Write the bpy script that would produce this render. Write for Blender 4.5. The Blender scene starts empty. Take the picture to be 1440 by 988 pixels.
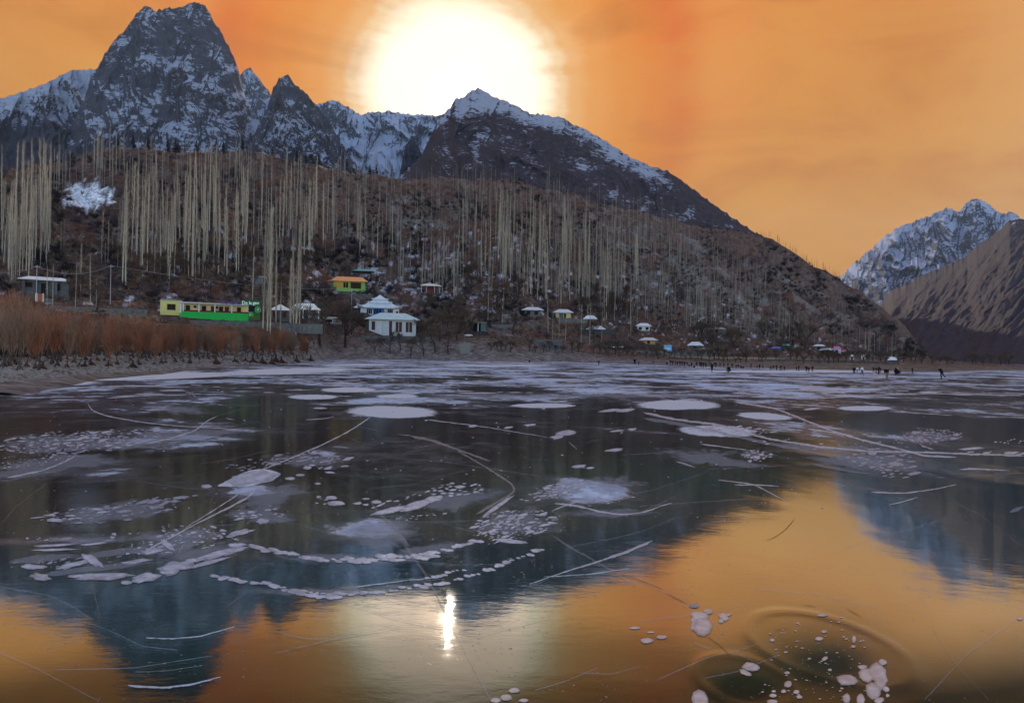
import bpy, math, random
import numpy as np
from mathutils import Vector, Matrix
random.seed(7); rng = np.random.default_rng(7)
SC = bpy.context.scene; COL = SC.collection
PI = math.pi
# ------------------------------------------------------------------ camera
F = 938.0; CX, CY = 720.0, 494.0; CH = 2.6
PITCH = math.atan(5/F); ROLL = math.radians(0.875)
fw = np.array([0, math.cos(PITCH), math.sin(PITCH)])
r0 = np.array([1.0, 0, 0]); u0 = np.array([0, -math.sin(PITCH), math.cos(PITCH)])
RT = math.cos(ROLL)*r0 + math.sin(ROLL)*u0
UP = -math.sin(ROLL)*r0 + math.cos(ROLL)*u0
CAMP = np.array([0, 0, CH])
cd = bpy.data.cameras.new('camera'); cam = bpy.data.objects.new('camera', cd); COL.objects.link(cam)
cd.sensor_width = 36; cd.lens = F/1440*36; cd.clip_start = 0.1; cd.clip_end = 60000
cam.matrix_world = Matrix(((RT[0], UP[0], -fw[0], 0), (RT[1], UP[1], -fw[1], 0), (RT[2], UP[2], -fw[2], CH), (0, 0, 0, 1)))
SC.camera = cam
SC.view_settings.view_transform = 'Standard'; SC.view_settings.look = 'None'
SC.view_settings.gamma = 1; SC.view_settings.exposure = 1.15

def pdir(px, py):
    """direction of a photo pixel, scaled to unit horizontal length"""
    px = np.asarray(px, float); py = np.asarray(py, float)
    d = fw + (px[..., None]-CX)/F*RT - (py[..., None]-CY)/F*UP
    return d/np.hypot(d[..., 0], d[..., 1])[..., None]
def pt(px, py, r):
    return CAMP + pdir(px, py)*np.asarray(r, float)[..., None]
def hor(px): return 488 + 22*px/1440

# ------------------------------------------------------------------ sky and sun
SUNPX = (647, 141)
sd = pdir(*SUNPX); sd = sd/np.linalg.norm(sd)
sun_el = math.asin(sd[2]); sun_az = math.atan2(sd[0], sd[1])
W = bpy.data.worlds.new('World'); SC.world = W; W.use_nodes = True
nt = W.node_tree; nt.nodes.clear()
def N(nt, t, **k):
    n = nt.nodes.new(t)
    for a, v in k.items():
        if a == 'loc': continue
        setattr(n, a, v)
    return n
def math_n(nt, op, a, b=None, c=None, clamp=False):
    n = nt.nodes.new('ShaderNodeMath'); n.operation = op; n.use_clamp = clamp
    for i, v in enumerate((a, b, c)):
        if v is None: continue
        if hasattr(v, 'links'): nt.links.new(v, n.inputs[i])
        else: n.inputs[i].default_value = v
    return n.outputs[0]
def mixc(nt, fac, a, b, mode='MIX'):
    n = nt.nodes.new('ShaderNodeMix'); n.data_type = 'RGBA'; n.blend_type = mode; n.clamp_factor = True
    for s, v in ((n.inputs[0], fac), (n.inputs[6], a), (n.inputs[7], b)):
        if hasattr(v, 'links'): nt.links.new(v, s)
        elif isinstance(v, (tuple, list)): s.default_value = tuple(v)+(1,) if len(v) == 3 else v
        else: s.default_value = v
    return n.outputs[2]
def ramp(nt, fac, stops, interp='LINEAR'):
    n = nt.nodes.new('ShaderNodeValToRGB'); n.color_ramp.interpolation = interp
    e = n.color_ramp.elements
    while len(e) < len(stops): e.new(0.5)
    for i, (p, c) in enumerate(stops):
        e[i].position = p; e[i].color = tuple(c)+(1,) if isinstance(c, (tuple, list)) else (c, c, c, 1)
    nt.links.new(fac, n.inputs[0]); return n.outputs[0]
def noise(nt, vec, scale, detail=4, rough=0.55, dist=0.0, dims='3D'):
    n = nt.nodes.new('ShaderNodeTexNoise'); n.noise_dimensions = dims
    n.inputs['Scale'].default_value = scale; n.inputs['Detail'].default_value = detail
    n.inputs['Roughness'].default_value = rough; n.inputs['Distortion'].default_value = dist
    if vec is not None: nt.links.new(vec, n.inputs['Vector'])
    return n.outputs[0]
def vscale(nt, vec, s):
    n = nt.nodes.new('ShaderNodeVectorMath'); n.operation = 'MULTIPLY'
    nt.links.new(vec, n.inputs[0]); n.inputs[1].default_value = s; return n.outputs[0]

tc = N(nt, 'ShaderNodeTexCoord')
dotn = N(nt, 'ShaderNodeVectorMath', operation='DOT_PRODUCT')
nt.links.new(tc.outputs['Generated'], dotn.inputs[0]); dotn.inputs[1].default_value = tuple(sd)
ang = math_n(nt, 'ARCCOSINE', dotn.outputs['Value'])
cloudn = noise(nt, vscale(nt, tc.outputs['Generated'], (2.2, 2.2, 7.0)), 1.6, 6, 0.6, 0.6)
cl = math_n(nt, 'SUBTRACT', cloudn, 0.5)
fine = math_n(nt, 'SUBTRACT', noise(nt, vscale(nt, tc.outputs['Generated'], (3, 3, 12.0)), 5, 6, 0.65), 0.5)
deg = math_n(nt, 'MULTIPLY', ang, 180/PI)
degn = math_n(nt, 'ADD', deg, math_n(nt, 'ADD', math_n(nt, 'MULTIPLY', fine, 1.6), math_n(nt, 'MULTIPLY', cl, 2.4)))
x = math_n(nt, 'DIVIDE', degn, 45.0)
D = lambda d: d/45
rmp = ramp(nt, x, [(0, (.78, .56, .42)), (D(5.5), (.72, .54, .41)), (D(7.0), (.56, .46, .33)), (D(8.4), (.47, .33, .18)), (D(9.2), (.43, .23, .08)),
    (D(11), (.41, .165, .03)), (D(13.5), (.385, .13, .012)), (D(15.5), (.375, .105, .006)), (D(17.4), (.355, .085, .005)),
    (D(20.5), (.375, .13, .016)), (D(25), (.345, .13, .014)), (D(33), (.32, .12, .014)), (1, (.36, .18, .06))], 'EASE')
sky_or = vscale(nt, rmp, (2.0, 2.0, 2.0))
sep = N(nt, 'ShaderNodeSeparateXYZ'); nt.links.new(tc.outputs['Generated'], sep.inputs[0])
yel = ramp(nt, sep.outputs['Z'], [(0.0, 1.0), (0.18, 0.75), (0.42, 0.0)])
yfac = math_n(nt, 'MULTIPLY', yel, ramp(nt, x, [(D(8), 0.0), (D(13), 0.75)]))
sky_or = mixc(nt, yfac, sky_or, (.56, .275, .010))
sky_or = mixc(nt, math_n(nt, 'MULTIPLY', cl, 2.2, clamp=True), sky_or, (.72, .34, .05))
sky_or = mixc(nt, math_n(nt, 'MULTIPLY', cl, -3.0, clamp=True), sky_or, (.46, .14, .006))
sky_or = mixc(nt, ramp(nt, x, [(D(6.4), 1.0), (D(8.0), 0.0)]), sky_or, vscale(nt, rmp, (2.3, 2.3, 2.3)))
core = ramp(nt, math_n(nt, 'DIVIDE', deg, 3.0), [(0, 1.0), (.18, .6), (.45, .08), (1, 0.)], 'EASE')
addc = N(nt, 'ShaderNodeVectorMath', operation='MULTIPLY_ADD'); nt.links.new(core, addc.inputs[0]); addc.inputs[1].default_value = (7, 5.2, 3.8); nt.links.new(sky_or, addc.inputs[2]); sky_or = addc.outputs[0]
ns = N(nt, 'ShaderNodeTexSky'); ns.sky_type = 'NISHITA'; ns.sun_disc = False
ns.sun_elevation = sun_el; ns.sun_rotation = sun_az; ns.altitude = 2300; ns.air_density = 1.2; ns.dust_density = 0.6
bgN = N(nt, 'ShaderNodeBackground'); nt.links.new(ns.outputs[0], bgN.inputs[0]); bgN.inputs[1].default_value = 0.15
bgO = N(nt, 'ShaderNodeBackground'); nt.links.new(sky_or, bgO.inputs[0]); bgO.inputs[1].default_value = 0.48
mx = N(nt, 'ShaderNodeMixShader')
nt.links.new(ramp(nt, math_n(nt, 'DIVIDE', deg, 180.0), [(42/180, 0.0), (74/180, 1.0)], 'EASE'), mx.inputs[0])
nt.links.new(bgO.outputs[0], mx.inputs[1]); nt.links.new(bgN.outputs[0], mx.inputs[2])
wo = N(nt, 'ShaderNodeOutputWorld'); nt.links.new(mx.outputs[0], wo.inputs[0])

sl = bpy.data.lights.new('sun', 'SUN'); sl.energy = 2.0; sl.angle = math.radians(0.5); sl.color = (1, .88, .74)
so = bpy.data.objects.new('sun', sl); COL.objects.link(so)
so.rotation_euler = Vector(tuple(-sd)).to_track_quat('-Z', 'Y').to_euler()

# ------------------------------------------------------------------ numpy noise
def _hash(ix, iy, seed):
    h = (ix.astype(np.int64)*374761393 + iy.astype(np.int64)*668265263 + seed*974634777) & 0xFFFFFFFF
    h = ((h ^ (h >> 13))*1274126177) & 0xFFFFFFFF
    h = (h ^ (h >> 16)) & 0xFFFFFFFF
    return h/4294967295.0
def vnoise(x, y, seed=0):
    ix = np.floor(x); iy = np.floor(y); fx = x-ix; fy = y-iy
    a = 2*PI*_hash(ix, iy, seed); b = 2*PI*_hash(ix+1, iy, seed)
    c = 2*PI*_hash(ix, iy+1, seed); d = 2*PI*_hash(ix+1, iy+1, seed)
    g = lambda t, dx, dy: np.cos(t)*dx + np.sin(t)*dy
    ux = fx*fx*fx*(fx*(fx*6-15)+10); uy = fy*fy*fy*(fy*(fy*6-15)+10)
    n0 = g(a, fx, fy)*(1-ux) + g(b, fx-1, fy)*ux
    n1 = g(c, fx, fy-1)*(1-ux) + g(d, fx-1, fy-1)*ux
    return (n0*(1-uy)+n1*uy)*1.5
def fbm(x, y, seed=0, o=5, g=.5, l=2.05):
    s = 0; a = 1; t = 0
    for i in range(o):
        s = s + a*vnoise(x, y, seed+i*17); t += a; x = x*l+3.1; y = y*l+1.7; a *= g
    return s/t
def ridged(x, y, seed=0, o=6, g=.52, l=2.1):
    s = 0; a = 1; t = 0; w = 1
    for i in range(o):
        n = 1-np.abs(vnoise(x, y, seed+i*13))*1.8
        n = np.clip(n, 0, 1)**2*w; w = np.clip(n*1.6, .25, 1)
        s = s+a*n; t += a; x = x*l+5.3; y = y*l+2.9; a *= g
    return s/t
def sstep(a, b, x):
    t = np.clip((x-a)/(b-a), 0, 1); return t*t*(3-2*t)

# ------------------------------------------------------------------ object helpers
def tag(o, label=None, cat=None, group=None, kind=None):
    if label: o['label'] = label
    if cat: o['category'] = cat
    if group: o['group'] = group
    if kind: o['kind'] = kind
    return o
def link(name, me, parent=None):
    o = bpy.data.objects.new(name, me); COL.objects.link(o)
    if parent is not None: o.parent = parent
    return o
def empty(name, loc, rz=0.0):
    o = link(name, None); o.location = tuple(loc); o.rotation_euler = (0, 0, rz); o.empty_display_size = .2; return o
def npmesh(name, V, Fc, mat=None, smooth=False, attrs=None, cols=None):
    """V (n,3); Fc list of arrays (k,3)/(k,4)"""
    me = bpy.data.meshes.new(name)
    if isinstance(Fc, np.ndarray): Fc = [Fc]
    Fc = [f for f in Fc if len(f)]
    nl = sum(f.size for f in Fc); npoly = sum(len(f) for f in Fc)
    me.vertices.add(len(V)); me.vertices.foreach_set('co', np.ascontiguousarray(V, dtype=np.float32).ravel())
    me.loops.add(nl); me.loops.foreach_set('vertex_index', np.concatenate([f.ravel() for f in Fc]).astype(np.int32))
    ls = []; p = 0
    for f in Fc:
        k = f.shape[1]; ls.append(p+np.arange(len(f))*k); p += f.size
    me.polygons.add(npoly); me.polygons.foreach_set('loop_start', np.concatenate(ls).astype(np.int32))
    me.update(calc_edges=True)
    if smooth: me.polygons.foreach_set('use_smooth', np.ones(npoly, dtype=bool))
    for k, v in (attrs or {}).items():
        a = me.attributes.new(k, 'FLOAT', 'POINT'); a.data.foreach_set('value', np.asarray(v, np.float32).ravel())
    for k, v in (cols or {}).items():
        a = me.attributes.new(k, 'FLOAT_COLOR', 'POINT')
        c = np.ones((len(V), 4), np.float32); c[:, :3] = v; a.data.foreach_set('color', c.ravel())
    if mat: me.materials.append(mat)
    return me
def grid_faces(nu, nv, wrap=False):
    i = np.arange(nu-1 if not wrap else nu); j = np.arange(nv-1)
    I, J = np.meshgrid(i, j, indexing='ij'); I2 = (I+1) % nu
    return np.stack([I*nv+J, I2*nv+J, I2*nv+J+1, I*nv+J+1], -1).reshape(-1, 4)
class MB:
    def __init__(s): s.v = []; s.f = []
    def add(s, vs, fs):
        o = len(s.v); s.v += [tuple(v) for v in vs]; s.f += [[i+o for i in f] for f in fs]; return s
    def box(s, x0, x1, y0, y1, z0, z1):
        vs = [(x, y, z) for x in (x0, x1) for y in (y0, y1) for z in (z0, z1)]
        return s.add(vs, [(0, 1, 3, 2), (4, 6, 7, 5), (0, 4, 5, 1), (2, 3, 7, 6), (0, 2, 6, 4), (1, 5, 7, 3)])
    def cyl(s, p, q, r0, r1, n=8):
        p = Vector(p); q = Vector(q); d = (q-p).normalized()
        a = d.orthogonal().normalized(); b = d.cross(a); vs = []
        for c, r in ((p, r0), (q, r1)):
            for i in range(n):
                t = 2*PI*i/n; vs.append(c+a*(r*math.cos(t))+b*(r*math.sin(t)))
        fs = [(i, (i+1) % n, n+(i+1) % n, n+i) for i in range(n)]
        fs += [tuple(range(n))[::-1], tuple(range(n, 2*n))]
        return s.add(vs, fs)
    def mesh(s, name, mat, smooth=False):
        me = bpy.data.meshes.new(name); me.from_pydata(s.v, [], s.f); me.update()
        if mat: me.materials.append(mat)
        if smooth: me.polygons.foreach_set('use_smooth', [True]*len(me.polygons))
        return me
    def build(s, name, mat, parent=None, smooth=False): return link(name, s.mesh(name, mat, smooth), parent)
def copy_thing(src, loc, rz, sc=(1, 1, 1), label=None, group=None):
    c = src.copy(); COL.objects.link(c); c.location = tuple(loc); c.rotation_euler = (0, 0, rz); c.scale = sc
    if label: c['label'] = label
    if group: c['group'] = group
    for ch in list(src.children):
        k = ch.copy(); COL.objects.link(k); k.parent = c
        for g in list(ch.children):
            m = g.copy(); COL.objects.link(m); m.parent = k
    return c

# ------------------------------------------------------------------ materials
MATS = {}
def mat(name):
    m = bpy.data.materials.new(name); m.use_nodes = True; MATS[name] = m
    b = m.node_tree.nodes['Principled BSDF']; return m, m.node_tree, b
def simple(name, col, rough=.8, var=.25, scale=3.0, spec=.2, bump=0.0, metal=0.0):
    m, t, b = mat(name)
    g = N(t, 'ShaderNodeNewGeometry'); oi = N(t, 'ShaderNodeObjectInfo')
    n = noise(t, g.outputs['Position'], scale, 5, .65)
    v = math_n(t, 'ADD', math_n(t, 'MULTIPLY', math_n(t, 'SUBTRACT', n, .5), var*2.2), math_n(t, 'MULTIPLY', math_n(t, 'SUBTRACT', oi.outputs['Random'], .5), var))
    hsv = N(t, 'ShaderNodeHueSaturation'); hsv.inputs['Color'].default_value = tuple(col)+(1,)
    t.links.new(math_n(t, 'ADD', v, 1.0), hsv.inputs['Value'])
    t.links.new(hsv.outputs[0], b.inputs['Base Color'])
    b.inputs['Roughness'].default_value = rough; b.inputs['Specular IOR Level'].default_value = spec; b.inputs['Metallic'].default_value = metal
    if bump:
        bn = N(t, 'ShaderNodeBump'); bn.inputs['Strength'].default_value = bump; bn.inputs['Distance'].default_value = .1
        t.links.new(n, bn.inputs['Height']); t.links.new(bn.outputs[0], b.inputs['Normal'])
    return m
M_BARK = simple('poplar_bark', (.46, .385, .28), .85, .25, .6)
M_TWIG = simple('poplar_twigs', (.37, .285, .20), .85, .5, .4)
M_DBARK = simple('dark_bark', (.045, .030, .024), .9, .3, 1.5)
M_DTWIG = simple('brown_twigs', (.105, .070, .050), .9, .35, .5)
M_WTWIG = simple('willow_twigs', (.25, .098, .052), .85, .6, .6)
M_WTWIG2 = simple('dull_willow_twigs', (.20, .115, .075), .85, .6, .6)
M_WLOW = simple('willow_stems', (.075, .052, .042), .85, .3, 1.0)
M_CONI = simple('conifer_needles', (.018, .018, .014), .9, .3, 1.0)
M_STONE = simple('stone', (.21, .175, .15), .9, .35, 1.2, bump=.6)
M_WALLST = simple('dry_stone', (.105, .095, .085), .95, 1.0, 1.1, bump=1.0)
M_WHITE = simple('white_plaster', (.60, .57, .57), .8, .22, .9)
M_LROOF = simple('pale_green_roof', (.42, .54, .53), .5, .25, .4)
M_WROOF = simple('white_metal_roof', (.62, .62, .64), .5, .3, .5)
M_CROOF = simple('cream_roof', (.78, .70, .60), .6, .08, .5)
M_OROOF = simple('orange_roof', (.85, .33, .13), .6, .1, .6)
M_RROOF = simple('red_roof', (.40, .10, .07), .6, .1, .6)
M_TROOF = simple('teal_roof', (.20, .42, .38), .5, .1, .5)
M_BROOF = simple('blue_roof', (.08, .16, .5), .5, .1, .5)
M_PROOF = simple('pink_roof', (.60, .16, .32), .6, .1, .5)
M_YEL = simple('yellow_plaster', (.62, .52, .17), .8, .1, .8)
M_YEL2 = simple('cream_plaster', (.62, .46, .20), .8, .1, .8)
M_GRN = simple('bright_green_paint', (.012, .36, .05), .5, .12, 1.0)
M_DGRN = simple('sign_green_paint', (.008, .13, .02), .5, .15, 1.0)
M_LGRN = simple('lime_paint', (.22, .42, .08), .7, .1, 1.0)
M_MAR = simple('maroon_paint', (.10, .008, .012), .7, .1, 1.0)
M_DARK = simple('dark_glass', (.010, .007, .008), .6, .1, 1.0, spec=.15)
M_BRN = simple('brown_wood', (.085, .028, .014), .6, .2, 1.0)
M_OCH = simple('ochre_wood', (.55, .27, .05), .7, .15, 1.0)
M_GREY = simple('grey_concrete', (.11, .105, .10), .9, .6, .9, bump=.2)
M_BLUEP = simple('blue_paint', (.03, .12, .42), .6, .12, .8)
M_LBLUE = simple('light_blue_cloth', (.16, .42, .66), .7, .12, .8)
M_TARP = simple('blue_tarp', (.012, .03, .33), .5, .25, 1.2)
M_LETT = simple('white_lettering', (.85, .9, .85), .6, .02, 1.0)
M_RING = simple('pale_green_paint', (.30, .48, .22), .6, .15, 4.0)
M_METAL = simple('galvanised_metal', (.35, .36, .38), .5, .1, 1.0)
M_WIRE = simple('wire', (.25, .25, .26), .6, .05, 1.0)
M_DIRT = simple('dirt', (.28, .20, .13), .95, .2, .6, bump=.3)
M_CARW = simple('white_car_paint', (.7, .72, .76), .3, .03, 1.0, spec=.5)
M_TYRE = simple('tyre', (.015, .015, .015), .8, .05, 1.0)
M_SKIN = simple('skin', (.35, .20, .13), .6, .05, 1.0)
M_CLO = [simple('black_cloth', (.008, .008, .010), .9, .2), simple('dark_blue_cloth', (.012, .014, .03), .9, .2),
         simple('dark_brown_cloth', (.03, .018, .014), .9, .2), simple('white_cloth', (.62, .62, .68), .9, .05),
         simple('tan_cloth', (.20, .13, .08), .9, .1), simple('grey_cloth', (.07, .07, .08), .9, .1)]

def rock_material(name, dark, light, snow=(.66, .69, .78), sc=1.0, bump=1.0):
    m, t, b = mat(name)
    g = N(t, 'ShaderNodeNewGeometry'); at = N(t, 'ShaderNodeAttribute', attribute_name='snow')
    P = g.outputs['Position']
    n1 = noise(t, P, .004/sc, 8, .62); n2 = noise(t, P, .022/sc, 8, .68); n3 = noise(t, P, .0012/sc, 4, .5)
    w = N(t, 'ShaderNodeTexNoise'); w.noise_dimensions = '3D'; w.inputs['Scale'].default_value = .012/sc; w.inputs['Detail'].default_value = 12; w.inputs['Roughness'].default_value = .80; w.inputs['Distortion'].default_value = .9
    t.links.new(vscale(t, P, (1, 1, 2.8)), w.inputs['Vector'])
    base = mixc(t, ramp(t, n2, [(.35, 0.), (.65, 1.)]), dark, light)
    base = mixc(t, ramp(t, n3, [(.4, 0.), (.6, .35)]), base, (dark[0]*1.6, dark[1]*1.15, dark[2]*1.0))
    f = math_n(t, 'ADD', at.outputs['Fac'], math_n(t, 'MULTIPLY', math_n(t, 'SUBTRACT', w.outputs[0], .5), 3.0))
    f = math_n(t, 'ADD', f, math_n(t, 'MULTIPLY', math_n(t, 'SUBTRACT', n1, .5), .8))
    sm = ramp(t, f, [(.47, 0.), (.60, 1.)])
    t.links.new(mixc(t, sm, base, snow), b.inputs['Base Color'])
    b.inputs['Roughness'].default_value = .9; b.inputs['Specular IOR Level'].default_value = .1
    bn = N(t, 'ShaderNodeBump'); bn.inputs['Strength'].default_value = bump; bn.inputs['Distance'].default_value = 34*sc**.5
    t.links.new(math_n(t, 'ADD', w.outputs[0], math_n(t, 'MULTIPLY', n2, .5)), bn.inputs['Height']); t.links.new(bn.outputs[0], b.inputs['Normal'])
    return m
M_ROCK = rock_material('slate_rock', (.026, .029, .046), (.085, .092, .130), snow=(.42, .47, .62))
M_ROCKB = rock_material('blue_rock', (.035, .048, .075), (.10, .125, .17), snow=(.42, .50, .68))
M_ROCKN = rock_material('brown_rock', (.036, .032, .042), (.076, .065, .074), sc=.35, bump=.7)
M_ROCK4 = rock_material('purple_rock', (.034, .028, .038), (.090, .078, .094), snow=(.45, .49, .63), sc=.7)

# ------------------------------------------------------------------ mountains
def mountain(name, label, sky, base, rb, rc, seed, mt, snow, cols=520, rows=170, A=.10, L=90., B=6., jag=1.6, stretch=1.6, p=.9, diag=0., gul=.35):
    """a range: sky / base are photo outlines of crest and foot, rb / rc their distances; real depth between them"""
    sx = np.array([q[0] for q in sky], float); sy = np.array([q[1] for q in sky], float)
    bx = np.array([q[0] for q in base], float); by = np.array([q[1] for q in base], float)
    px = np.linspace(sx[0], sx[-1], cols); cy = np.interp(px, sx, sy)
    jg = - jag*(ridged(px/14., px*0+seed, seed, 4)-.45)*2.2 - jag*fbm(px/5., px*0, seed+5, 3)*1.2
    byy = np.interp(px, bx, by)
    t = np.linspace(0, 1, rows)[None, :]
    PX = np.repeat(px[:, None], rows, 1)
    PY = byy[:, None]*(1-t)+cy[:, None]*t+jg[:, None]*t**14
    cy = cy+jg
    wpx = (PX+diag*PY)/L; wpy = PY/(L*stretch)
    wx = fbm(wpx*1.3, wpy*1.3, seed+40, 3)*.8
    rd = ridged(wpx+wx, wpy+wx*.6, seed, 7, .62)
    rd = rd*(1-gul)+gul*ridged((PX+diag*PY)/(L*.28)+wx*1.5, PY/(L*1.5), seed+7, 5, .6)
    win = np.minimum(1, (1-t)*3.5+.25)*np.minimum(1, t*4)
    dr = -(rd-.45)*A*rc*win
    PYn = PY + B*fbm(wpx*2.2, wpy*2.2+9, seed+70, 4)*4*t*(1-t)
    R = rb+(rc-rb)*t**p+dr
    P = pt(PX, PYn, R)
    # normals
    du = np.gradient(P, axis=0); dv = np.gradient(P, axis=1)
    nn = np.cross(du, dv); nn /= np.linalg.norm(nn, axis=-1, keepdims=True)+1e-9; nn *= np.sign(nn[..., 2:3]+1e-9)
    sn = snow(PX, PY, t+0*PX) + (nn[..., 2]-.5)*1.1 + fbm(PX/38., PY/30., seed+90, 4)*.5
    # back slope
    kb = np.array([.06, .18, .4])[None, :]
    Rb = R[:, -1:]*(1+kb*.9); zb = P[:, -1:, 2]*(1-kb*2.4)
    d = pdir(px, cy)
    Pb = np.stack([d[:, 0:1]*Rb, d[:, 1:2]*Rb, zb], -1)
    V = np.concatenate([P, Pb], 1); S = np.concatenate([sn, np.repeat(sn[:, -1:], 3, 1)], 1)
    me = npmesh(name, V.reshape(-1, 3), grid_faces(cols, rows+3), mt, True, {'snow': S.ravel()})
    o = link(name, me); tag(o, label, None, None, 'structure'); return o
def ell(X, Y, x, y, a, b): return np.exp(-(((X-x)/a)**2+((Y-y)/b)**2))
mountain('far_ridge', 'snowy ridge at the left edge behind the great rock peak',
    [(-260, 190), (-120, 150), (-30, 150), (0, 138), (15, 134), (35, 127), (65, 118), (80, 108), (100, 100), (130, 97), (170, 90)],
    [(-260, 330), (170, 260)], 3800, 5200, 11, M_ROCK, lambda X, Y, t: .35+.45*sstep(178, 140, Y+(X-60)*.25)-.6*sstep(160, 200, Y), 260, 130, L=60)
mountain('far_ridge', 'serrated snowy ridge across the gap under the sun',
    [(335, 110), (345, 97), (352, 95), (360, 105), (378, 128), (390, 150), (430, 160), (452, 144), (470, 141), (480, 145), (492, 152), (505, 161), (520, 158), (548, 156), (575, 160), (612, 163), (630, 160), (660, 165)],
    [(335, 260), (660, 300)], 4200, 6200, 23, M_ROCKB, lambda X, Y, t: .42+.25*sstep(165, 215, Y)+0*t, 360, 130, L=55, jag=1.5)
mountain('rock_peak', 'huge dark rock peak streaked with snow at upper left',
    [(-60, 330), (0, 285), (60, 235), (85, 205), (100, 178), (118, 140), (132, 105), (148, 75), (160, 58), (175, 42), (190, 22), (205, 8), (212, 11), (220, 15), (233, 10), (247, 12), (262, 6), (275, 3), (288, 8), (296, 20), (302, 32), (312, 46), (322, 66), (332, 88), (338, 108), (345, 135), (358, 165), (385, 190), (420, 230), (480, 290)],
    [(-60, 350), (480, 330)], 3700, 4700, 37, M_ROCK,
    lambda X, Y, t: .44+.25*ell(X, Y, 225, 137, 60, 10)+.2*ell(X, Y, 250, 95, 22, 14)+.25*ell(X, Y, 350, 170, 40, 50)+.2*ell(X, Y, 250, 180, 60, 14)+.1*ell(X, Y, 240, 30, 60, 20)+.25*ell(X, Y, 65, 215, 25, 20), 620, 260, jag=2.2, A=.04, L=70, B=8, stretch=1.9)
mountain('rock_peak', 'pointed dark peak right of the great rock peak',
    [(345, 215), (362, 180), (376, 150), (384, 124), (393, 111), (402, 104), (409, 110), (416, 120), (430, 131), (446, 148), (462, 168), (480, 200), (497, 228), (530, 262)],
    [(345, 280), (530, 300)], 3600, 4300, 41, M_ROCK, lambda X, Y, t: .36+.35*ell(X, Y, 402, 112, 14, 12)+.25*ell(X, Y, 400, 190, 30, 20), 260, 170, A=.06, L=45, B=5, jag=2.4)
mountain('rock_pillar', 'dark upright rock pillar in the snowy gap',
    [(561, 250), (566, 225), (570, 204), (576, 198), (584, 199), (590, 210), (597, 226), (606, 250)],
    [(561, 290), (606, 290)], 3300, 3600, 43, M_ROCK, lambda X, Y, t: -.25+0*t, 70, 80, A=.03, L=18, B=2, jag=.6)
mountain('long_mountain', 'long mountain with snowy crest falling to the right',
    [(540, 275), (565, 245), (590, 222), (603, 198), (612, 178), (622, 162), (634, 150), (641, 138), (646, 139), (656, 133), (663, 126), (672, 124), (690, 133), (700, 138), (722, 147), (745, 159), (765, 161), (790, 165), (805, 174), (830, 185), (858, 203), (885, 220), (915, 234), (940, 240), (960, 255), (1000, 284), (1030, 305), (1060, 325), (1100, 345), (1150, 380), (1200, 418), (1260, 470)],
    [(540, 300), (1060, 420), (1260, 500)], 1500, 3300, 53, M_ROCK4,
    lambda X, Y, t: -.12+.55*sstep(34, 8, Y-np.interp(X, [560, 610, 640, 700, 800, 900, 950], [230, 165, 140, 140, 168, 226, 250]))*sstep(960, 900, X)+.22*sstep(70, 20, Y-np.interp(X, [560, 640, 700, 800, 900, 950], [230, 145, 140, 168, 226, 250]))*sstep(720, 640, X)+.12*ell(X, Y, 690, 195, 60, 25)+.3*ell(X, Y, 830, 235, 20, 5),
    640, 220, A=.05, L=85, B=7, stretch=1.1)
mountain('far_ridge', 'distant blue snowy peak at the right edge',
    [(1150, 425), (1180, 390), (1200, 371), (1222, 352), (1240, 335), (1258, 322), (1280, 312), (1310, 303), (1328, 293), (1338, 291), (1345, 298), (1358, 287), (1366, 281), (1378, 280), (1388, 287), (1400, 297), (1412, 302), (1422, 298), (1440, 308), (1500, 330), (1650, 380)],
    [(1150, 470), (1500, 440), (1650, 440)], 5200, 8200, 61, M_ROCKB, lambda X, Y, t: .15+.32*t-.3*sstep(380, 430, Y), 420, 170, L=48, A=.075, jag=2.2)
mountain('brown_mountain', 'brown craggy mountainside descending from the right edge to the shore',
    [(1200, 500), (1222, 455), (1238, 428), (1255, 408), (1275, 398), (1300, 385), (1340, 369), (1360, 360), (1374, 346), (1400, 327), (1420, 310), (1440, 308), (1500, 285), (1700, 260)],
    [(1200, 512), (1325, 509), (1440, 513), (1700, 515)], 1300, 4200, 67, M_ROCKN, lambda X, Y, t: -.75+.55*sstep(350, 315, Y), 460, 220, A=.017, L=34, B=9, stretch=1.9, jag=1.6, p=1.0, diag=.8, gul=.2)

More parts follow.
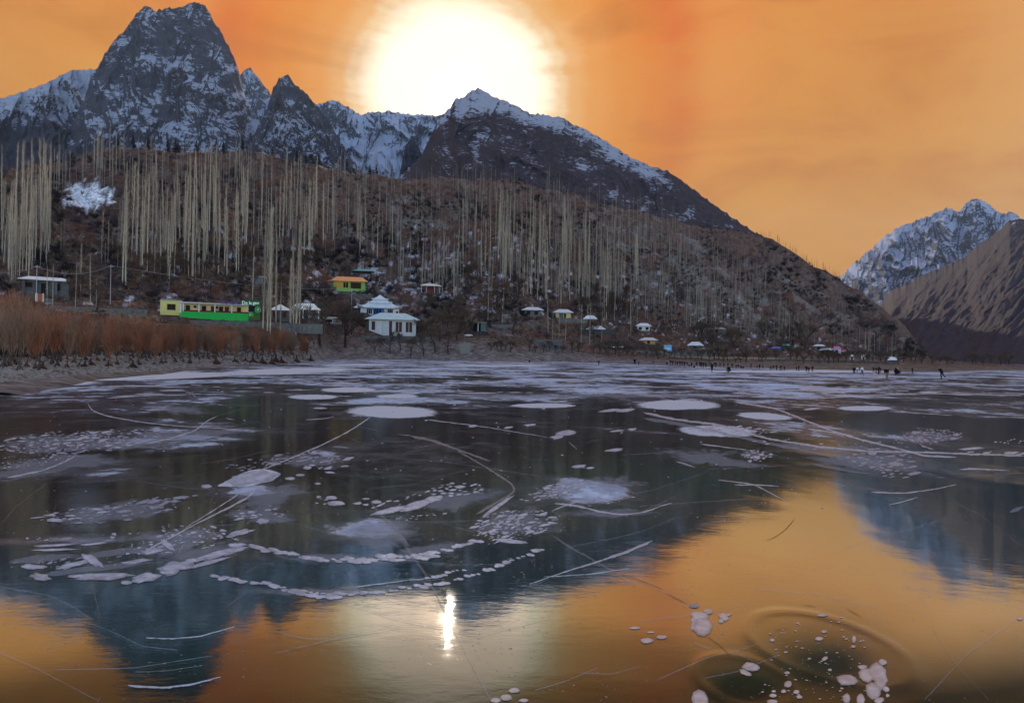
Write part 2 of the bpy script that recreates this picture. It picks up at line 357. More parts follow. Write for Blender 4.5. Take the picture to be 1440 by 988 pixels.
# ------------------------------------------------------------------ ground: valley side, village terraces, shores
COLS = {
 -260: [(50, 540), (80, 515), (120, 495), (170, 440), (240, 410), (320, 360), (430, 290), (560, 240)],
 0:    [(54, 533), (95, 511), (140, 495), (190, 445), (250, 415), (330, 375), (450, 300), (600, 240)],
 80:   [(62, 528), (98, 509), (145, 496), (190, 447), (250, 415), (330, 375), (450, 300), (610, 224)],
 150:  [(75, 523.5), (110, 508), (150, 497), (190, 447), (250, 417), (330, 375), (450, 300), (620, 208)],
 225:  [(84, 521), (120, 507), (155, 500), (193, 449), (240, 442), (300, 395), (450, 300), (640, 205)],
 300:  [(114, 514), (140, 504), (165, 497), (195, 451), (230, 446), (270, 420), (350, 385), (480, 300), (660, 207)],
 375:  [(134, 511.5), (160, 503), (180, 495), (205, 455), (240, 450), (290, 420), (380, 385), (500, 300), (670, 214)],
 430:  [(180, 508.5), (205, 502), (225, 490), (250, 455), (290, 446), (330, 420), (400, 385), (520, 300), (680, 224)],
 465:  [(262, 504.5), (283, 497), (300, 482), (320, 457), (350, 442), (390, 412), (430, 398), (560, 300), (700, 234)],
 560:  [(290, 505), (305, 497), (318, 476), (335, 474), (355, 445), (390, 438), (430, 408), (480, 380), (600, 300), (740, 249)],
 640:  [(275, 506), (295, 499), (315, 480), (345, 468), (370, 445), (410, 422), (450, 405), (600, 310), (780, 249)],
 720:  [(265, 508), (290, 500), (315, 486), (360, 464), (410, 440), (470, 400), (620, 310), (820, 251)],
 780:  [(300, 508.5), (320, 501), (345, 490), (390, 464), (440, 446), (500, 405), (680, 320), (860, 266)],
 860:  [(262, 511), (310, 503), (380, 489), (440, 468), (500, 452), (600, 400), (740, 335), (920, 286)],
 1000: [(207, 516), (270, 508), (380, 499), (480, 486), (560, 462), (700, 400), (850, 350), (1000, 318)],
 1080: [(202, 517.5), (265, 509), (400, 500), (520, 490), (600, 476), (780, 415), (950, 360), (1080, 334)],
 1150: [(196, 519), (260, 511), (420, 501), (560, 493), (650, 481), (850, 430), (1050, 373)],
 1200: [(196, 520), (260, 512), (420, 503), (570, 497), (680, 490), (870, 445), (1050, 404)],
 1260: [(197, 521), (260, 513), (420, 506), (600, 501), (700, 490), (880, 462), (1000, 448)],
 1312: [(200, 522), (300, 514), (450, 509.5), (700, 508), (900, 507), (1000, 506)],
 1440: [(300, 518), (350, 516), (500, 514), (700, 513), (1000, 513)],
 1700: [(300, 522), (350, 520), (500, 518), (700, 517), (1000, 517)]}
kx = sorted(COLS); S_ = np.linspace(0, 1, 60); KR = []; KZ = []; KA = []
for k in kx:
    rr = np.array([q[0] for q in COLS[k]], float); P = pt(np.full(len(rr), k), np.array([q[1] for q in COLS[k]], float), rr)
    s = (rr-rr[0])/(rr[-1]-rr[0]); KR.append(np.interp(S_, s, rr)); KZ.append(np.interp(S_, s, P[:, 2]))
    KA.append(math.atan2(P[0, 0], P[0, 1]))
KR = np.array(KR); KZ = np.array(KZ); KA = np.array(KA)
NA, NR = 900, 330
az = np.linspace(KA[0], KA[-1], NA)
RG = 46*(1500/46.)**np.linspace(0, 1, NR)
def px_of_az(a): return CX+F*np.tan(a)
Z = np.zeros((NA, NR)); TT = np.zeros((NA, NR))
for i, a in enumerate(az):
    j = int(np.clip(np.searchsorted(KA, a)-1, 0, len(KA)-2)); w = (a-KA[j])/(KA[j+1]-KA[j]); w = w*w*(3-2*w)*.5+w*.5
    r = KR[j]*(1-w)+KR[j+1]*w; z = KZ[j]*(1-w)+KZ[j+1]*w
    r = np.concatenate([[r[0]-25], r, [r[-1]+260, r[-1]+500]]); crest = z[-1]
    z = np.concatenate([[z[0]-1.3], z, [crest*.55-10, crest*.2-20]])
    Z[i] = np.interp(RG, r, z, left=-1.5); TT[i] = np.clip((RG-r[1])/(r[-3]-r[1]), -.3, 1.5)
AZ, RR = np.meshgrid(az, RG, indexing='ij'); GX = np.sin(AZ)*RR; GY = np.cos(AZ)*RR
GPX = px_of_az(AZ)
# smooth corners along r a little
for _ in range(3): Z[:, 1:-1] = .25*Z[:, :-2]+.5*Z[:, 1:-1]+.25*Z[:, 2:]
amp = np.clip(TT, 0, 1)
hillf = sstep(.22, .6, TT)
Z += fbm(GX/60, GY/60, 3, 5)*9*hillf*sstep(1.25, .95, TT)*sstep(1330, 1250, GPX)
Z += (ridged(GX/45, GY/45, 8, 5)-.4)*10*hillf*sstep(1.0, .8, TT)*sstep(1330, 1250, GPX)
Z += fbm(GX/9, GY/9, 5, 4)*.9*sstep(.03, .2, TT)*sstep(1330, 1250, GPX)
Z += fbm(GX/3, GY/3, 6, 4)*.18*sstep(-.02, .05, TT)
# terraces of the village
step = 3.0; zq = np.floor(Z/step)*step+step*sstep(.78, 1.0, (Z/step) % 1.0)
tw = sstep(.10, .16, TT)*sstep(.50, .40, TT)*sstep(1150, 1000, GPX)*.75
Z = Z*(1-tw)+zq*tw
# dirt ramp notch and the pads of the houses are levelled later
def gz(x, y):
    """height of the ground at x, y (bilinear in the polar grid)"""
    x = np.asarray(x, float); y = np.asarray(y, float)
    a = np.arctan2(x, y); r = np.hypot(x, y)
    fi = np.clip((a-az[0])/(az[1]-az[0]), 0, NA-1.001); fj = np.clip(np.log(np.maximum(r, 1)/46)/math.log(1500/46.)*(NR-1), 0, NR-1.001)
    i = fi.astype(int); j = fj.astype(int); u = fi-i; v = fj-j
    return Z[i, j]*(1-u)*(1-v)+Z[i+1, j]*u*(1-v)+Z[i, j+1]*(1-u)*v+Z[i+1, j+1]*u*v
RM = 48*(1450/48.)**np.linspace(0, 1, 700)
def hit(px, py, rmin=48):
    """where the ray through a photo point meets the ground; None if it misses"""
    d = pdir(px, py); rm = RM[RM > rmin]
    X = d[0]*rm; Y = d[1]*rm; zz = CH+d[2]*rm; g = gz(X, Y)
    m = (g >= zz) & (g > -.05)
    if not m.any(): return None
    k = int(np.argmax(m))
    if k > 0:
        a0 = zz[k-1]-g[k-1]; a1 = zz[k]-g[k]; w = a0/(a0-a1+1e-9); w = min(max(w, 0), 1); r = rm[k-1]*(1-w)+rm[k]*w
    else: r = rm[k]
    return np.array([d[0]*r, d[1]*r, float(gz(d[0]*r, d[1]*r))]), r
PADS = []
def pad(px, py, wpx, depth=None):
    """level a building plot; returns its origin, metres per photo pixel, heading"""
    h = hit(px, py)
    p, r = h; s = r/F; hw = wpx*s/2+1.0; dep = depth if depth else wpx*s*.6
    a = math.atan2(p[0], p[1]); ca, sa = math.cos(a), math.sin(a)
    lx = GX*ca-GY*sa; ly = GX*sa+GY*ca-r
    w = sstep(hw+1.5, hw, np.abs(lx))*sstep(-1.2, -.3, ly)*sstep(dep+4, dep+1, ly)
    global Z
    Z[:] = Z*(1-w)+(p[2]-.02)*w
    return p, s, -a
# pads, all made before anything is set on the ground
B = {}
for k, v in {
 'whitehip': (64, 414, 54), 'yellow': (241, 443, 26), 'green': (301, 450, 80), 'sign': (352, 449, 24), 'pav1': (394, 450, 28), 'pav2': (429, 448, 40),
 'white': (552, 472, 76), 'pagoda': (533, 443, 68), 'orange': (491, 408, 52), 'teal': (511, 384, 30), 'redpor': (606, 412, 30),
 'r1': (749, 444, 32), 'r2': (792, 447, 28), 'r3': (830, 456, 20), 'r4': (838, 469, 26), 'r5': (905, 465, 22), 'r6': (912, 483, 26),
 'bluebox': (939, 496, 12), 'r7': (978, 490, 22), 'v1': (1152, 492, 20), 'v2': (1163, 498, 26), 'v3': (1177, 498, 14), 'v4': (1188, 499, 12), 'v5': (1198, 505, 8),
 'v6': (1105, 489, 14), 'v7': (1092, 494, 20), 'hut': (1256, 510, 14), 'r8': (1008, 468, 24), 'shed': (677, 466, 24), 'r9': (1214, 505, 6), 'wst': (468, 455, 30), 'bh': (362, 398, 40)}.items():
    B[k] = pad(*v)

gm = np.stack([GX, GY, Z], -1)
du = np.gradient(gm, axis=0); dv = np.gradient(gm, axis=1); nn = np.cross(du, dv); nn /= np.linalg.norm(nn, axis=-1, keepdims=True); nz = np.abs(nn[..., 2])
HZ = hor(GPX); GPY = HZ-(Z-CH)*F/RR*np.cos(np.arctan((GPX-CX)/F))**-1  # roughly where it stands, only used to tell regions apart
beach = np.array([.17, .15, .14]); soil = np.array([.090, .060, .046]); scree = np.array([.20, .19, .175]); red = np.array([.13, .060, .042]); dk = np.array([.026, .020, .019]); snowc = np.array([.62, .64, .72]); sand = np.array([.16, .12, .09]); upb = np.array([.100, .066, .056])
n1 = fbm(GX/22, GY/22, 31, 5); n2 = fbm(GX/5, GY/5, 32, 4); n3 = fbm(GX/60, GY/60, 33, 4)
def lerp(a, b, w): return a*(1-w[..., None])+b*w[..., None]
C = np.broadcast_to(soil, GX.shape+(3,)).copy()
C = lerp(C, red, sstep(0, .35, n1)*.8)
C = lerp(C, dk, sstep(.05, .4, -n3+n2*.4)*.8)
C = lerp(C, upb, sstep(.55, .9, TT)*.6)
sc_ = sstep(.12, .45, fbm(GX/35+4, GY/35, 35, 4)+.12*(n2)+.45*ell(GPX, GPY, 585, 305, 45, 40)+.5*ell(GPX-(GPY-330)*1.3, GPY, 880, 380, 70, 90)+.35*ell(GPX, GPY, 720, 470, 90, 25)+.3*ell(GPX-(GPY-420)*1.6, GPY, 1130, 420, 60, 60)-.15)
C = lerp(C, scree, sc_*.5)
C = lerp(C, snowc, sstep(.35, .55, ell(GPX, GPY, 122, 275, 42, 24)*.75+n2*.5+n1*.2)*(ell(GPX, GPY, 122, 275, 60, 34) > .2)*.9)
C = lerp(C, snowc, sstep(.30, .45, n2+.3*n1+.25*ell(GPX, GPY, 600, 400, 160, 60))*.45*sstep(.2, .3, TT)*sstep(.7, .5, TT))
nearb = sstep(.12, .03, TT)
C = lerp(C, beach, nearb)
C = lerp(C, sand, sstep(.3, .1, TT)*sstep(960, 1100, GPX)*(.5+.5*sstep(-.2, .2, n2)))
C = lerp(C, np.array([.10, .055, .03]), ell(GPX, GPY, 200, 462, 70, 14)*.8)
C *= np.clip(1.2+.9*n2+.7*fbm(GX/2.2, GY/2.2, 36, 3)+.4*fbm(GX/14, GY/14, 38, 3), .25, 2.2)[..., None]
C = np.clip(C, .008, .9)
m, t, b = mat('valley_ground')
at = N(t, 'ShaderNodeAttribute', attribute_name='gcol'); g = N(t, 'ShaderNodeNewGeometry'); P = g.outputs['Position']
na = noise(t, P, .55, 8, .7); nb = noise(t, P, 2.2, 6, .75)
vor = N(t, 'ShaderNodeTexVoronoi'); vor.inputs['Scale'].default_value = .75; t.links.new(P, vor.inputs['Vector'])
c = mixc(t, ramp(t, na, [(.38, .0), (.62, 1.)]), vscale(t, at.outputs['Color'], (.45, .43, .42)), vscale(t, at.outputs['Color'], (1.6, 1.6, 1.6)))
st = math_n(t, 'MULTIPLY', ramp(t, vor.outputs['Distance'], [(.10, 1.), (.22, 0.)]), ramp(t, nb, [(.5, 0.), (.56, 1.)]))
c = mixc(t, math_n(t, 'MULTIPLY', st, .7), c, (.24, .235, .235))
t.links.new(c, b.inputs['Base Color']); b.inputs['Roughness'].default_value = .95; b.inputs['Specular IOR Level'].default_value = .1
bn = N(t, 'ShaderNodeBump'); bn.inputs['Strength'].default_value = .9; bn.inputs['Distance'].default_value = 1.0
t.links.new(math_n(t, 'ADD', na, math_n(t, 'MULTIPLY', nb, .4)), bn.inputs['Height']); t.links.new(bn.outputs[0], b.inputs['Normal'])
M_GROUND = m
ground = link('ground', npmesh('ground', gm.reshape(-1, 3), grid_faces(NA, NR), M_GROUND, True, None, {'gcol': C.reshape(-1, 3)}))
tag(ground, 'valley side with terraces, stony slopes and lake shore', None, None, 'structure')

# ------------------------------------------------------------------ ice
def ice_z(x, y):
    a = np.arctan2(x, y); r = np.hypot(x, y); px = px_of_az(np.clip(a, -1.3, 1.3))
    k = np.interp(px, [0, 400, 800, 940, 1100, 1180, 1400, 1700], [0.003, 0, .007, .014, .019, .024, .042, .045])
    k = k*sstep(1.5, 1.2, np.abs(a))
    w = np.clip(r-5.5, 0, 17.5); w = np.where(r > 23, 17.5*(1-np.clip((r-23)/160, 0, 1)), w)
    z = -k*w
    # melt rings and low swells in the new ice
    for (cx, cy, R0, wd, hh) in RINGS:
        d = np.hypot((x-cx), (y-cy)*.8); z = z+hh*np.exp(-((d-R0)/wd)**2)-hh*.7*sstep(R0, R0-wd*3, d)
    z = z+.006*fbm(x/2.1, y/2.6, 91, 3)*sstep(60, 20, r)
    return z
RINGS = []
def ice_hit(px, py):
    d = pdir(px, py); px = np.asarray(px, float)
    z = 0*d[..., 2]
    for _ in range(12):
        r = (CH-z)/np.maximum(-d[..., 2], 1e-4); r = np.minimum(r, 3000); x = d[..., 0]*r; y = d[..., 1]*r; z = .5*z+.5*ice_z(x, y)
    return np.stack([x, y, ice_z(x, y)], -1)
_r = []
for (px, py, rp, w, h) in ((1160, 905, 92, .07, .008), (1045, 955, 62, .05, .006)):
    c_ = ice_hit(px, py); e_ = ice_hit(px+rp, py); _r.append((c_[0], c_[1], float(np.hypot(*(e_-c_)[:2])), w, h))
RINGS = _r
na1, na2 = 700, 70
A1 = np.linspace(-math.radians(41), math.radians(41), na1); A2 = np.linspace(math.radians(41), 2*PI-math.radians(41), na2+2)[1:-1]
AA = np.concatenate([A1, A2]); dyp = np.concatenate([[2600, 1400, 900], np.geomspace(640, 60, 260), np.linspace(59, 3, 60), [1.5, .7]])
IR = CH*F/dyp
A_, R_ = np.meshgrid(AA, IR, indexing='ij'); IX = np.sin(A_)*R_; IY = np.cos(A_)*R_; IZ = ice_z(IX, IY)
IPX = px_of_az(np.clip(np.where(A_ > PI, A_-2*PI, A_), -1.2, 1.2)); IPY = hor(IPX)+CH*F/R_*np.sqrt(1+((IPX-CX)/F)**2)
front = (np.abs(np.where(A_ > PI, A_-2*PI, A_)) < .8)
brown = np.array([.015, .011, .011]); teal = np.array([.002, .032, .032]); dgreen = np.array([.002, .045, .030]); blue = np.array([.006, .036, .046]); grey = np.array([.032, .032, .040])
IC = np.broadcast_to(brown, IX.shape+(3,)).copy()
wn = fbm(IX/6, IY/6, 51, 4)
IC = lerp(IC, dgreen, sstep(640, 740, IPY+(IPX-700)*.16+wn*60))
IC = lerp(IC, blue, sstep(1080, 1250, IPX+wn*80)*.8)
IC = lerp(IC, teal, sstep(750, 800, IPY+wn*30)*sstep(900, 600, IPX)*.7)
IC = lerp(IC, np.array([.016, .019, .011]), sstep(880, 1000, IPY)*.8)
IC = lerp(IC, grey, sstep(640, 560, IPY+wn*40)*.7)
# milky frost in the ice
FR = .06+.29*sstep(600, 520, IPY)
FR = FR + .08*sstep(535, 522, IPY)+.06*sstep(760, 660, IPY)
for (x, y, a_, b_, v) in ((230, 620, 130, 22, .34), (100, 665, 160, 18, .30), (40, 560, 160, 22, .12), (350, 690, 75, 18, .34), (530, 745, 90, 30, .42), (860, 685, 50, 16, .5), (790, 690, 60, 20, .2), (120, 755, 200, 8, .45), (450, 640, 60, 14, .2), (1000, 545, 260, 16, .15), (560, 560, 300, 12, .12), (1100, 600, 160, 10, .12), (1250, 660, 120, 18, .18), (620, 660, 90, 40, .06), (480, 800, 120, 18, .15)):
    FR = FR+1.35*v*ell(IPX+wn*18, IPY+fbm(IX/2, IY/2, 53, 3)*8, x, y, a_, b_)
FR = FR-.25*ell(IPX, IPY, 330, 575, 120, 9)-.2*ell(IPX, IPY, 330, 645, 130, 12)-.03*sstep(700, 760, IPY+wn*20)
FR = np.where(front, FR, .2)
wq = fbm(IX/1.3, IY/1.3, 57, 4)
old = sstep(760, 640, IPY+wn*70+(np.clip(IPX, 0, 1440)-700)*.10)          # older, rougher ice farther out, its reflection also turned down
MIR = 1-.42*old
MIR = MIR-.85*ell(IPX+wq*26, IPY+wq*16, 1160, 918, 88, 52)-.75*ell(IPX+wq*24, IPY+wq*14, 1045, 965, 60, 34)-.75*sstep(860, 1010, IPY+(IPX-1250)*.22+wn*30)*sstep(1080, 1350, IPX)-.25*sstep(880, 1010, IPY)-.25*sstep(880, 1010, IPY)*sstep(560, 100, IPX)  # reflection painted weaker inside the rings, lower corners and front edge
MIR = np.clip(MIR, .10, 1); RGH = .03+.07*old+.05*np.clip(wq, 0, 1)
m, t, b = mat('lake_ice'); t.nodes.remove(b)
out = t.nodes['Material Output']; g = N(t, 'ShaderNodeNewGeometry'); P = g.outputs['Position']
ac = N(t, 'ShaderNodeAttribute', attribute_name='icol'); af = N(t, 'ShaderNodeAttribute', attribute_name='frost'); am = N(t, 'ShaderNodeAttribute', attribute_name='mirror_mask'); ar = N(t, 'ShaderNodeAttribute', attribute_name='grain')
fA = noise(t, P, .11, 6, .62, .6); fB = noise(t, P, .8, 6, .68, .4); fC = noise(t, P, 9.0, 5, .7)
dist = N(t, 'ShaderNodeCameraData')
v = math_n(t, 'ADD', af.outputs['Fac'], math_n(t, 'MULTIPLY', math_n(t, 'SUBTRACT', fA, .5), 1.9))
v = math_n(t, 'ADD', v, math_n(t, 'MULTIPLY', math_n(t, 'SUBTRACT', fB, .5), 1.0))
thick = ramp(t, v, [(.44, 0.), (.54, .7), (.75, 1.)])
thin = ramp(t, math_n(t, 'ADD', v, math_n(t, 'MULTIPLY', math_n(t, 'SUBTRACT', fC, .5), .45)), [(.20, 0.), (.62, .55)])
base = mixc(t, thin, ac.outputs['Color'], (.18, .225, .28))
base = mixc(t, thick, base, (.54, .62, .74))
mot = ramp(t, noise(t, P, 2.6, 6, .7), [(.35, .75), (.7, 1.3)])
base = mixc(t, 1.0, base, mot, 'MULTIPLY')
spk = math_n(t, 'MULTIPLY', ramp(t, noise(t, P, 22.0, 3, .6), [(.66, 0.), (.72, 1.)]), ramp(t, noise(t, P, 1.1, 4, .6), [(.42, 0.), (.62, .8)]))
base = mixc(t, spk, base, (.55, .57, .64))
frost = math_n(t, 'MAXIMUM', math_n(t, 'MAXIMUM', thick, math_n(t, 'MULTIPLY', spk, .8)), math_n(t, 'MULTIPLY', thin, .8))
# relief: brushed new ice and grain
hb = math_n(t, 'ADD', math_n(t, 'MULTIPLY', noise(t, vscale(t, P, (1, 2.2, 1)), 3.0, 5, .6), .010), math_n(t, 'MULTIPLY', noise(t, vscale(t, P, (1, 1.8, 1)), 30., 4, .6), .0011))
hb = math_n(t, 'ADD', hb, math_n(t, 'MULTIPLY', frost, .01))
bn = N(t, 'ShaderNodeBump'); bn.inputs['Strength'].default_value = .13; bn.inputs['Distance'].default_value = 1.0; t.links.new(hb, bn.inputs['Height'])
dif = N(t, 'ShaderNodeBsdfDiffuse'); t.links.new(base, dif.inputs[0]); t.links.new(bn.outputs[0], dif.inputs['Normal'])
gl = N(t, 'ShaderNodeBsdfGlossy'); gl.inputs[0].default_value = (.93, .98, .93, 1)
t.links.new(math_n(t, 'ADD', ar.outputs['Fac'], math_n(t, 'MULTIPLY', frost, .42)), gl.inputs['Roughness']); t.links.new(bn.outputs[0], gl.inputs['Normal'])
fr = N(t, 'ShaderNodeLayerWeight'); t.links.new(bn.outputs[0], fr.inputs['Normal']); frc = ramp(t, fr.outputs['Facing'], [(0., .05), (.50, .07), (.60, .22), (.67, .54), (.75, .74), (.86, .66), (1., .55)], 'EASE')
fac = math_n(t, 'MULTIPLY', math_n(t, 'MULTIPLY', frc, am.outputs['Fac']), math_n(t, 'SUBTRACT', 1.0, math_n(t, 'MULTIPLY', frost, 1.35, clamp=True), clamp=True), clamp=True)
ms = N(t, 'ShaderNodeMixShader'); t.links.new(fac, ms.inputs[0]); t.links.new(dif.outputs[0], ms.inputs[1]); t.links.new(gl.outputs[0], ms.inputs[2])
t.links.new(ms.outputs[0], out.inputs[0]); M_ICE = m
ice = link('ice', npmesh('ice', np.stack([IX, IY, IZ], -1).reshape(-1, 3), grid_faces(len(AA), len(IR), True), M_ICE, True, {'frost': FR.ravel(), 'mirror_mask': MIR.ravel(), 'grain': RGH.ravel()}, {'icol': IC.reshape(-1, 3)}))
tag(ice, 'dark frozen lake with bubbles, cracks and frost', None, None, 'structure')

def frost_mat(name, col, dens, grain, rough=.6, big=.9):
    m, t, b = mat(name); out = t.nodes['Material Output']
    a = N(t, 'ShaderNodeAttribute', attribute_name='edge'); g = N(t, 'ShaderNodeNewGeometry'); P = g.outputs['Position']
    n = noise(t, P, grain, 7, .72); n2 = noise(t, P, grain*.12, 5, .65)
    v = math_n(t, 'ADD', a.outputs['Fac'], math_n(t, 'MULTIPLY', math_n(t, 'SUBTRACT', n, .5), 1.5))
    v = math_n(t, 'ADD', v, math_n(t, 'MULTIPLY', math_n(t, 'SUBTRACT', n2, .5), big))
    al = math_n(t, 'MULTIPLY', ramp(t, v, [(.18, 0.), (.62, 1.)]), dens)
    t.links.new(mixc(t, n, tuple(c*.7 for c in col), tuple(min(1, c*1.25) for c in col)), b.inputs['Base Color'])
    b.inputs['Roughness'].default_value = rough; b.inputs['Specular IOR Level'].default_value = .4
    t.links.new(al, b.inputs['Alpha']); return m
M_FROST = frost_mat('frost', (.65, .74, .84), .85, 5.0)
M_THIN = frost_mat('thin_frost', (.32, .39, .46), .40, 5.0, .6, 2.6)
M_DULL = frost_mat('dull_frost', (.36, .35, .36), .5, 18.0, .5, 2.4)
M_CRACK = frost_mat('crack_frost', (.70, .73, .80), .62, 26.0, .4, 2.6)
M_FAINT = frost_mat('scratch_frost', (.55, .57, .62), .16, 12.0, .4, 2.6)
def bubble_mat(name, col, tcol):
    m, t, b = mat(name)
    g = N(t, 'ShaderNodeNewGeometry'); n = noise(t, g.outputs['Position'], 6, 6, .65); n2 = noise(t, g.outputs['Position'], 45, 4, .7); oi = N(t, 'ShaderNodeAttribute', attribute_name='edge')
    c = mixc(t, ramp(t, math_n(t, 'ADD', n, math_n(t, 'MULTIPLY', n2, .25)), [(.45, 0.), (.75, 1.)]), tcol, col)
    c = mixc(t, ramp(t, oi.outputs['Fac'], [(.05, 1.), (.42, 0.)]), c, (.03, .035, .04))
    t.links.new(ramp(t, math_n(t, 'ADD', oi.outputs['Fac'], math_n(t, 'MULTIPLY', math_n(t, 'SUBTRACT', n2, .5), .5)), [(.0, .0), (.45, .5), (.9, .9)]), b.inputs['Alpha'])
    t.links.new(c, b.inputs['Base Color']); b.inputs['Roughness'].default_value = .38; b.inputs['Specular IOR Level'].default_value = .5
    bn = N(t, 'ShaderNodeBump'); bn.inputs['Strength'].default_value = .35; bn.inputs['Distance'].default_value = .03
    t.links.new(n, bn.inputs['Height']); t.links.new(bn.outputs[0], b.inputs['Normal'])
    return m
M_BUB = bubble_mat('frozen_bubble_white', (.66, .74, .86), (.24, .29, .36))
M_BUBB = bubble_mat('frozen_bubble_blue', (.40, .47, .60), (.16, .20, .27))
M_BUBW = bubble_mat('frozen_bubble_cream', (.80, .70, .66), (.50, .42, .38))

def blob_geo(px, py, a, b_, rot=0., irr=.18, n=22, lift=1.0, tail=0.):
    """a low lens of frozen gas: outline given on the photo, laid on the ice"""
    th = np.linspace(0, 2*PI, n, endpoint=False); sd_ = random.random()*100
    k = 1+irr*fbm(np.cos(th)*1.3+sd_, np.sin(th)*1.3, 71, 3)*2.0
    ex = a*k*np.cos(th)*(1+tail*np.cos(th)); ey = b_*k*np.sin(th)*(1-.5*tail*np.cos(th))
    cr, sr = math.cos(rot), math.sin(rot)
    ox = px+ex*cr-ey*sr; oy = py+ex*sr+ey*cr
    w = ice_hit(ox, np.maximum(oy, hor(ox)+4)); c = w.mean(0)
    size = np.linalg.norm(w[:, :2]-c[:2], axis=1).min()
    V = []; E = []
    for f, h in ((1.0, .0), (.86, .5), (.62, .85), (.3, 1.0)):
        q = c+(w-c)*f; q = q.copy(); q[:, 2] = ice_z(q[:, 0], q[:, 1])+.004+h*min(.022, size*.10)*lift; V.append(q); E.append(np.full(n, h))
    q = c.copy(); q[2] = ice_z(q[0], q[1])+.004+min(.022, size*.10)*lift; V.append(q[None]); E.append(np.ones(1))
    V = np.concatenate(V); E = np.concatenate(E); fs = []; i = np.arange(n); j = (i+1) % n
    for k_ in range(3): fs.append(np.stack([k_*n+i, k_*n+j, (k_+1)*n+j, (k_+1)*n+i], -1))
    tri = np.stack([3*n+i, 3*n+j, np.full(n, 4*n)], -1)
    return V, np.concatenate(fs), tri, E
NB = [0]; STUFFB = {}
def blob(px, py, a, b_, rot=0., irr=.18, mt=None, tail=0., n=22, lift=1.0, minpart=3.2, label=None):
    mt = mt or M_BUB
    if a < minpart or NB[0] >= 290: n = 9
    V, q, tr, E = blob_geo(px, py, a, b_, rot, irr, n, lift, tail)
    if a >= minpart and NB[0] < 290:
        NB[0] += 1
        o = link('frozen_bubble', npmesh('frozen_bubble', V, [q, tr], mt, True, {'edge': E}), ice)
        if label: o['label'] = label
    else: STUFFB.setdefault(mt.name, []).append((V, q, tr, E))
def cluster(x, y, rx, ry, n, s0, s1, rot=0., asp=.42, mt=None, tilt=0., irr=.25, gap=.92, sq=None):
    pts = []
    tries = 0
    while len(pts) < n and tries < n*30:
        tries += 1
        u, v_ = random.uniform(-1, 1), random.uniform(-1, 1)
        if u*u+v_*v_ > 1: continue
        s = s0+(s1-s0)*random.random()**2
        qx = x+u*rx; qy = y+v_*ry+u*rx*tilt
        if any(((qx-p[0])/(s+p[2]))**2+((qy-p[1])/((s+p[2])*asp))**2 < gap**2 for p in pts): continue
        pts.append((qx, qy, s))
    for (qx, qy, s) in pts: blob(qx, qy, s, s*asp*random.uniform(.45, 1.15), rot+random.uniform(-.2, .15), irr*1.5, mt, random.uniform(-.3, .35))
def patch(poly, mt, name='frost_patch', label=None, fade=.3, nr=14, n=64, lift=.004, irr=.08):
    """soft frost lying on the ice; poly = photo outline"""
    P_ = np.array(poly, float); P_ = np.concatenate([P_, P_[:1]]); L_ = np.concatenate([[0], np.cumsum(np.hypot(*np.diff(P_, axis=0).T))])
    s = np.linspace(0, L_[-1], n, endpoint=False); ox = np.interp(s, L_, P_[:, 0]); oy = np.interp(s, L_, P_[:, 1])
    for _ in range(2): ox = (np.roll(ox, 1)+2*ox+np.roll(ox, -1))/4; oy = (np.roll(oy, 1)+2*oy+np.roll(oy, -1))/4
    cx, cy = ox.mean(), oy.mean(); th = np.arctan2(oy-cy, ox-cx)
    V = []; E = []
    for f in np.linspace(1, 0.02, nr):
        k = f*(1+irr*fbm(np.cos(th)*2+cx, np.sin(th)*2+cy, 77, 3)*2)
        w = ice_hit(cx+(ox-cx)*k, np.maximum(cy+(oy-cy)*k, hor(cx)+4)); w[:, 2] = ice_z(w[:, 0], w[:, 1])+lift; V.append(w); E.append(np.full(n, min(1, (1-f)/fade)))
    V = np.stack(V, 1); me = npmesh(name, V.reshape(-1, 3), grid_faces(n, nr, True), mt, True, {'edge': np.stack(E, 1).ravel()})
    o = link(name, me, ice); 
    if label: o['label'] = label
    return o
def oval(x, y, a, b_, n=30, rot=0.):
    c, s = math.cos(rot), math.sin(rot)
    return [(x+a*math.cos(q)*c-b_*math.sin(q)*s, y+a*math.cos(q)*s+b_*math.sin(q)*c) for q in np.linspace(0, 2*PI, n, endpoint=False)]
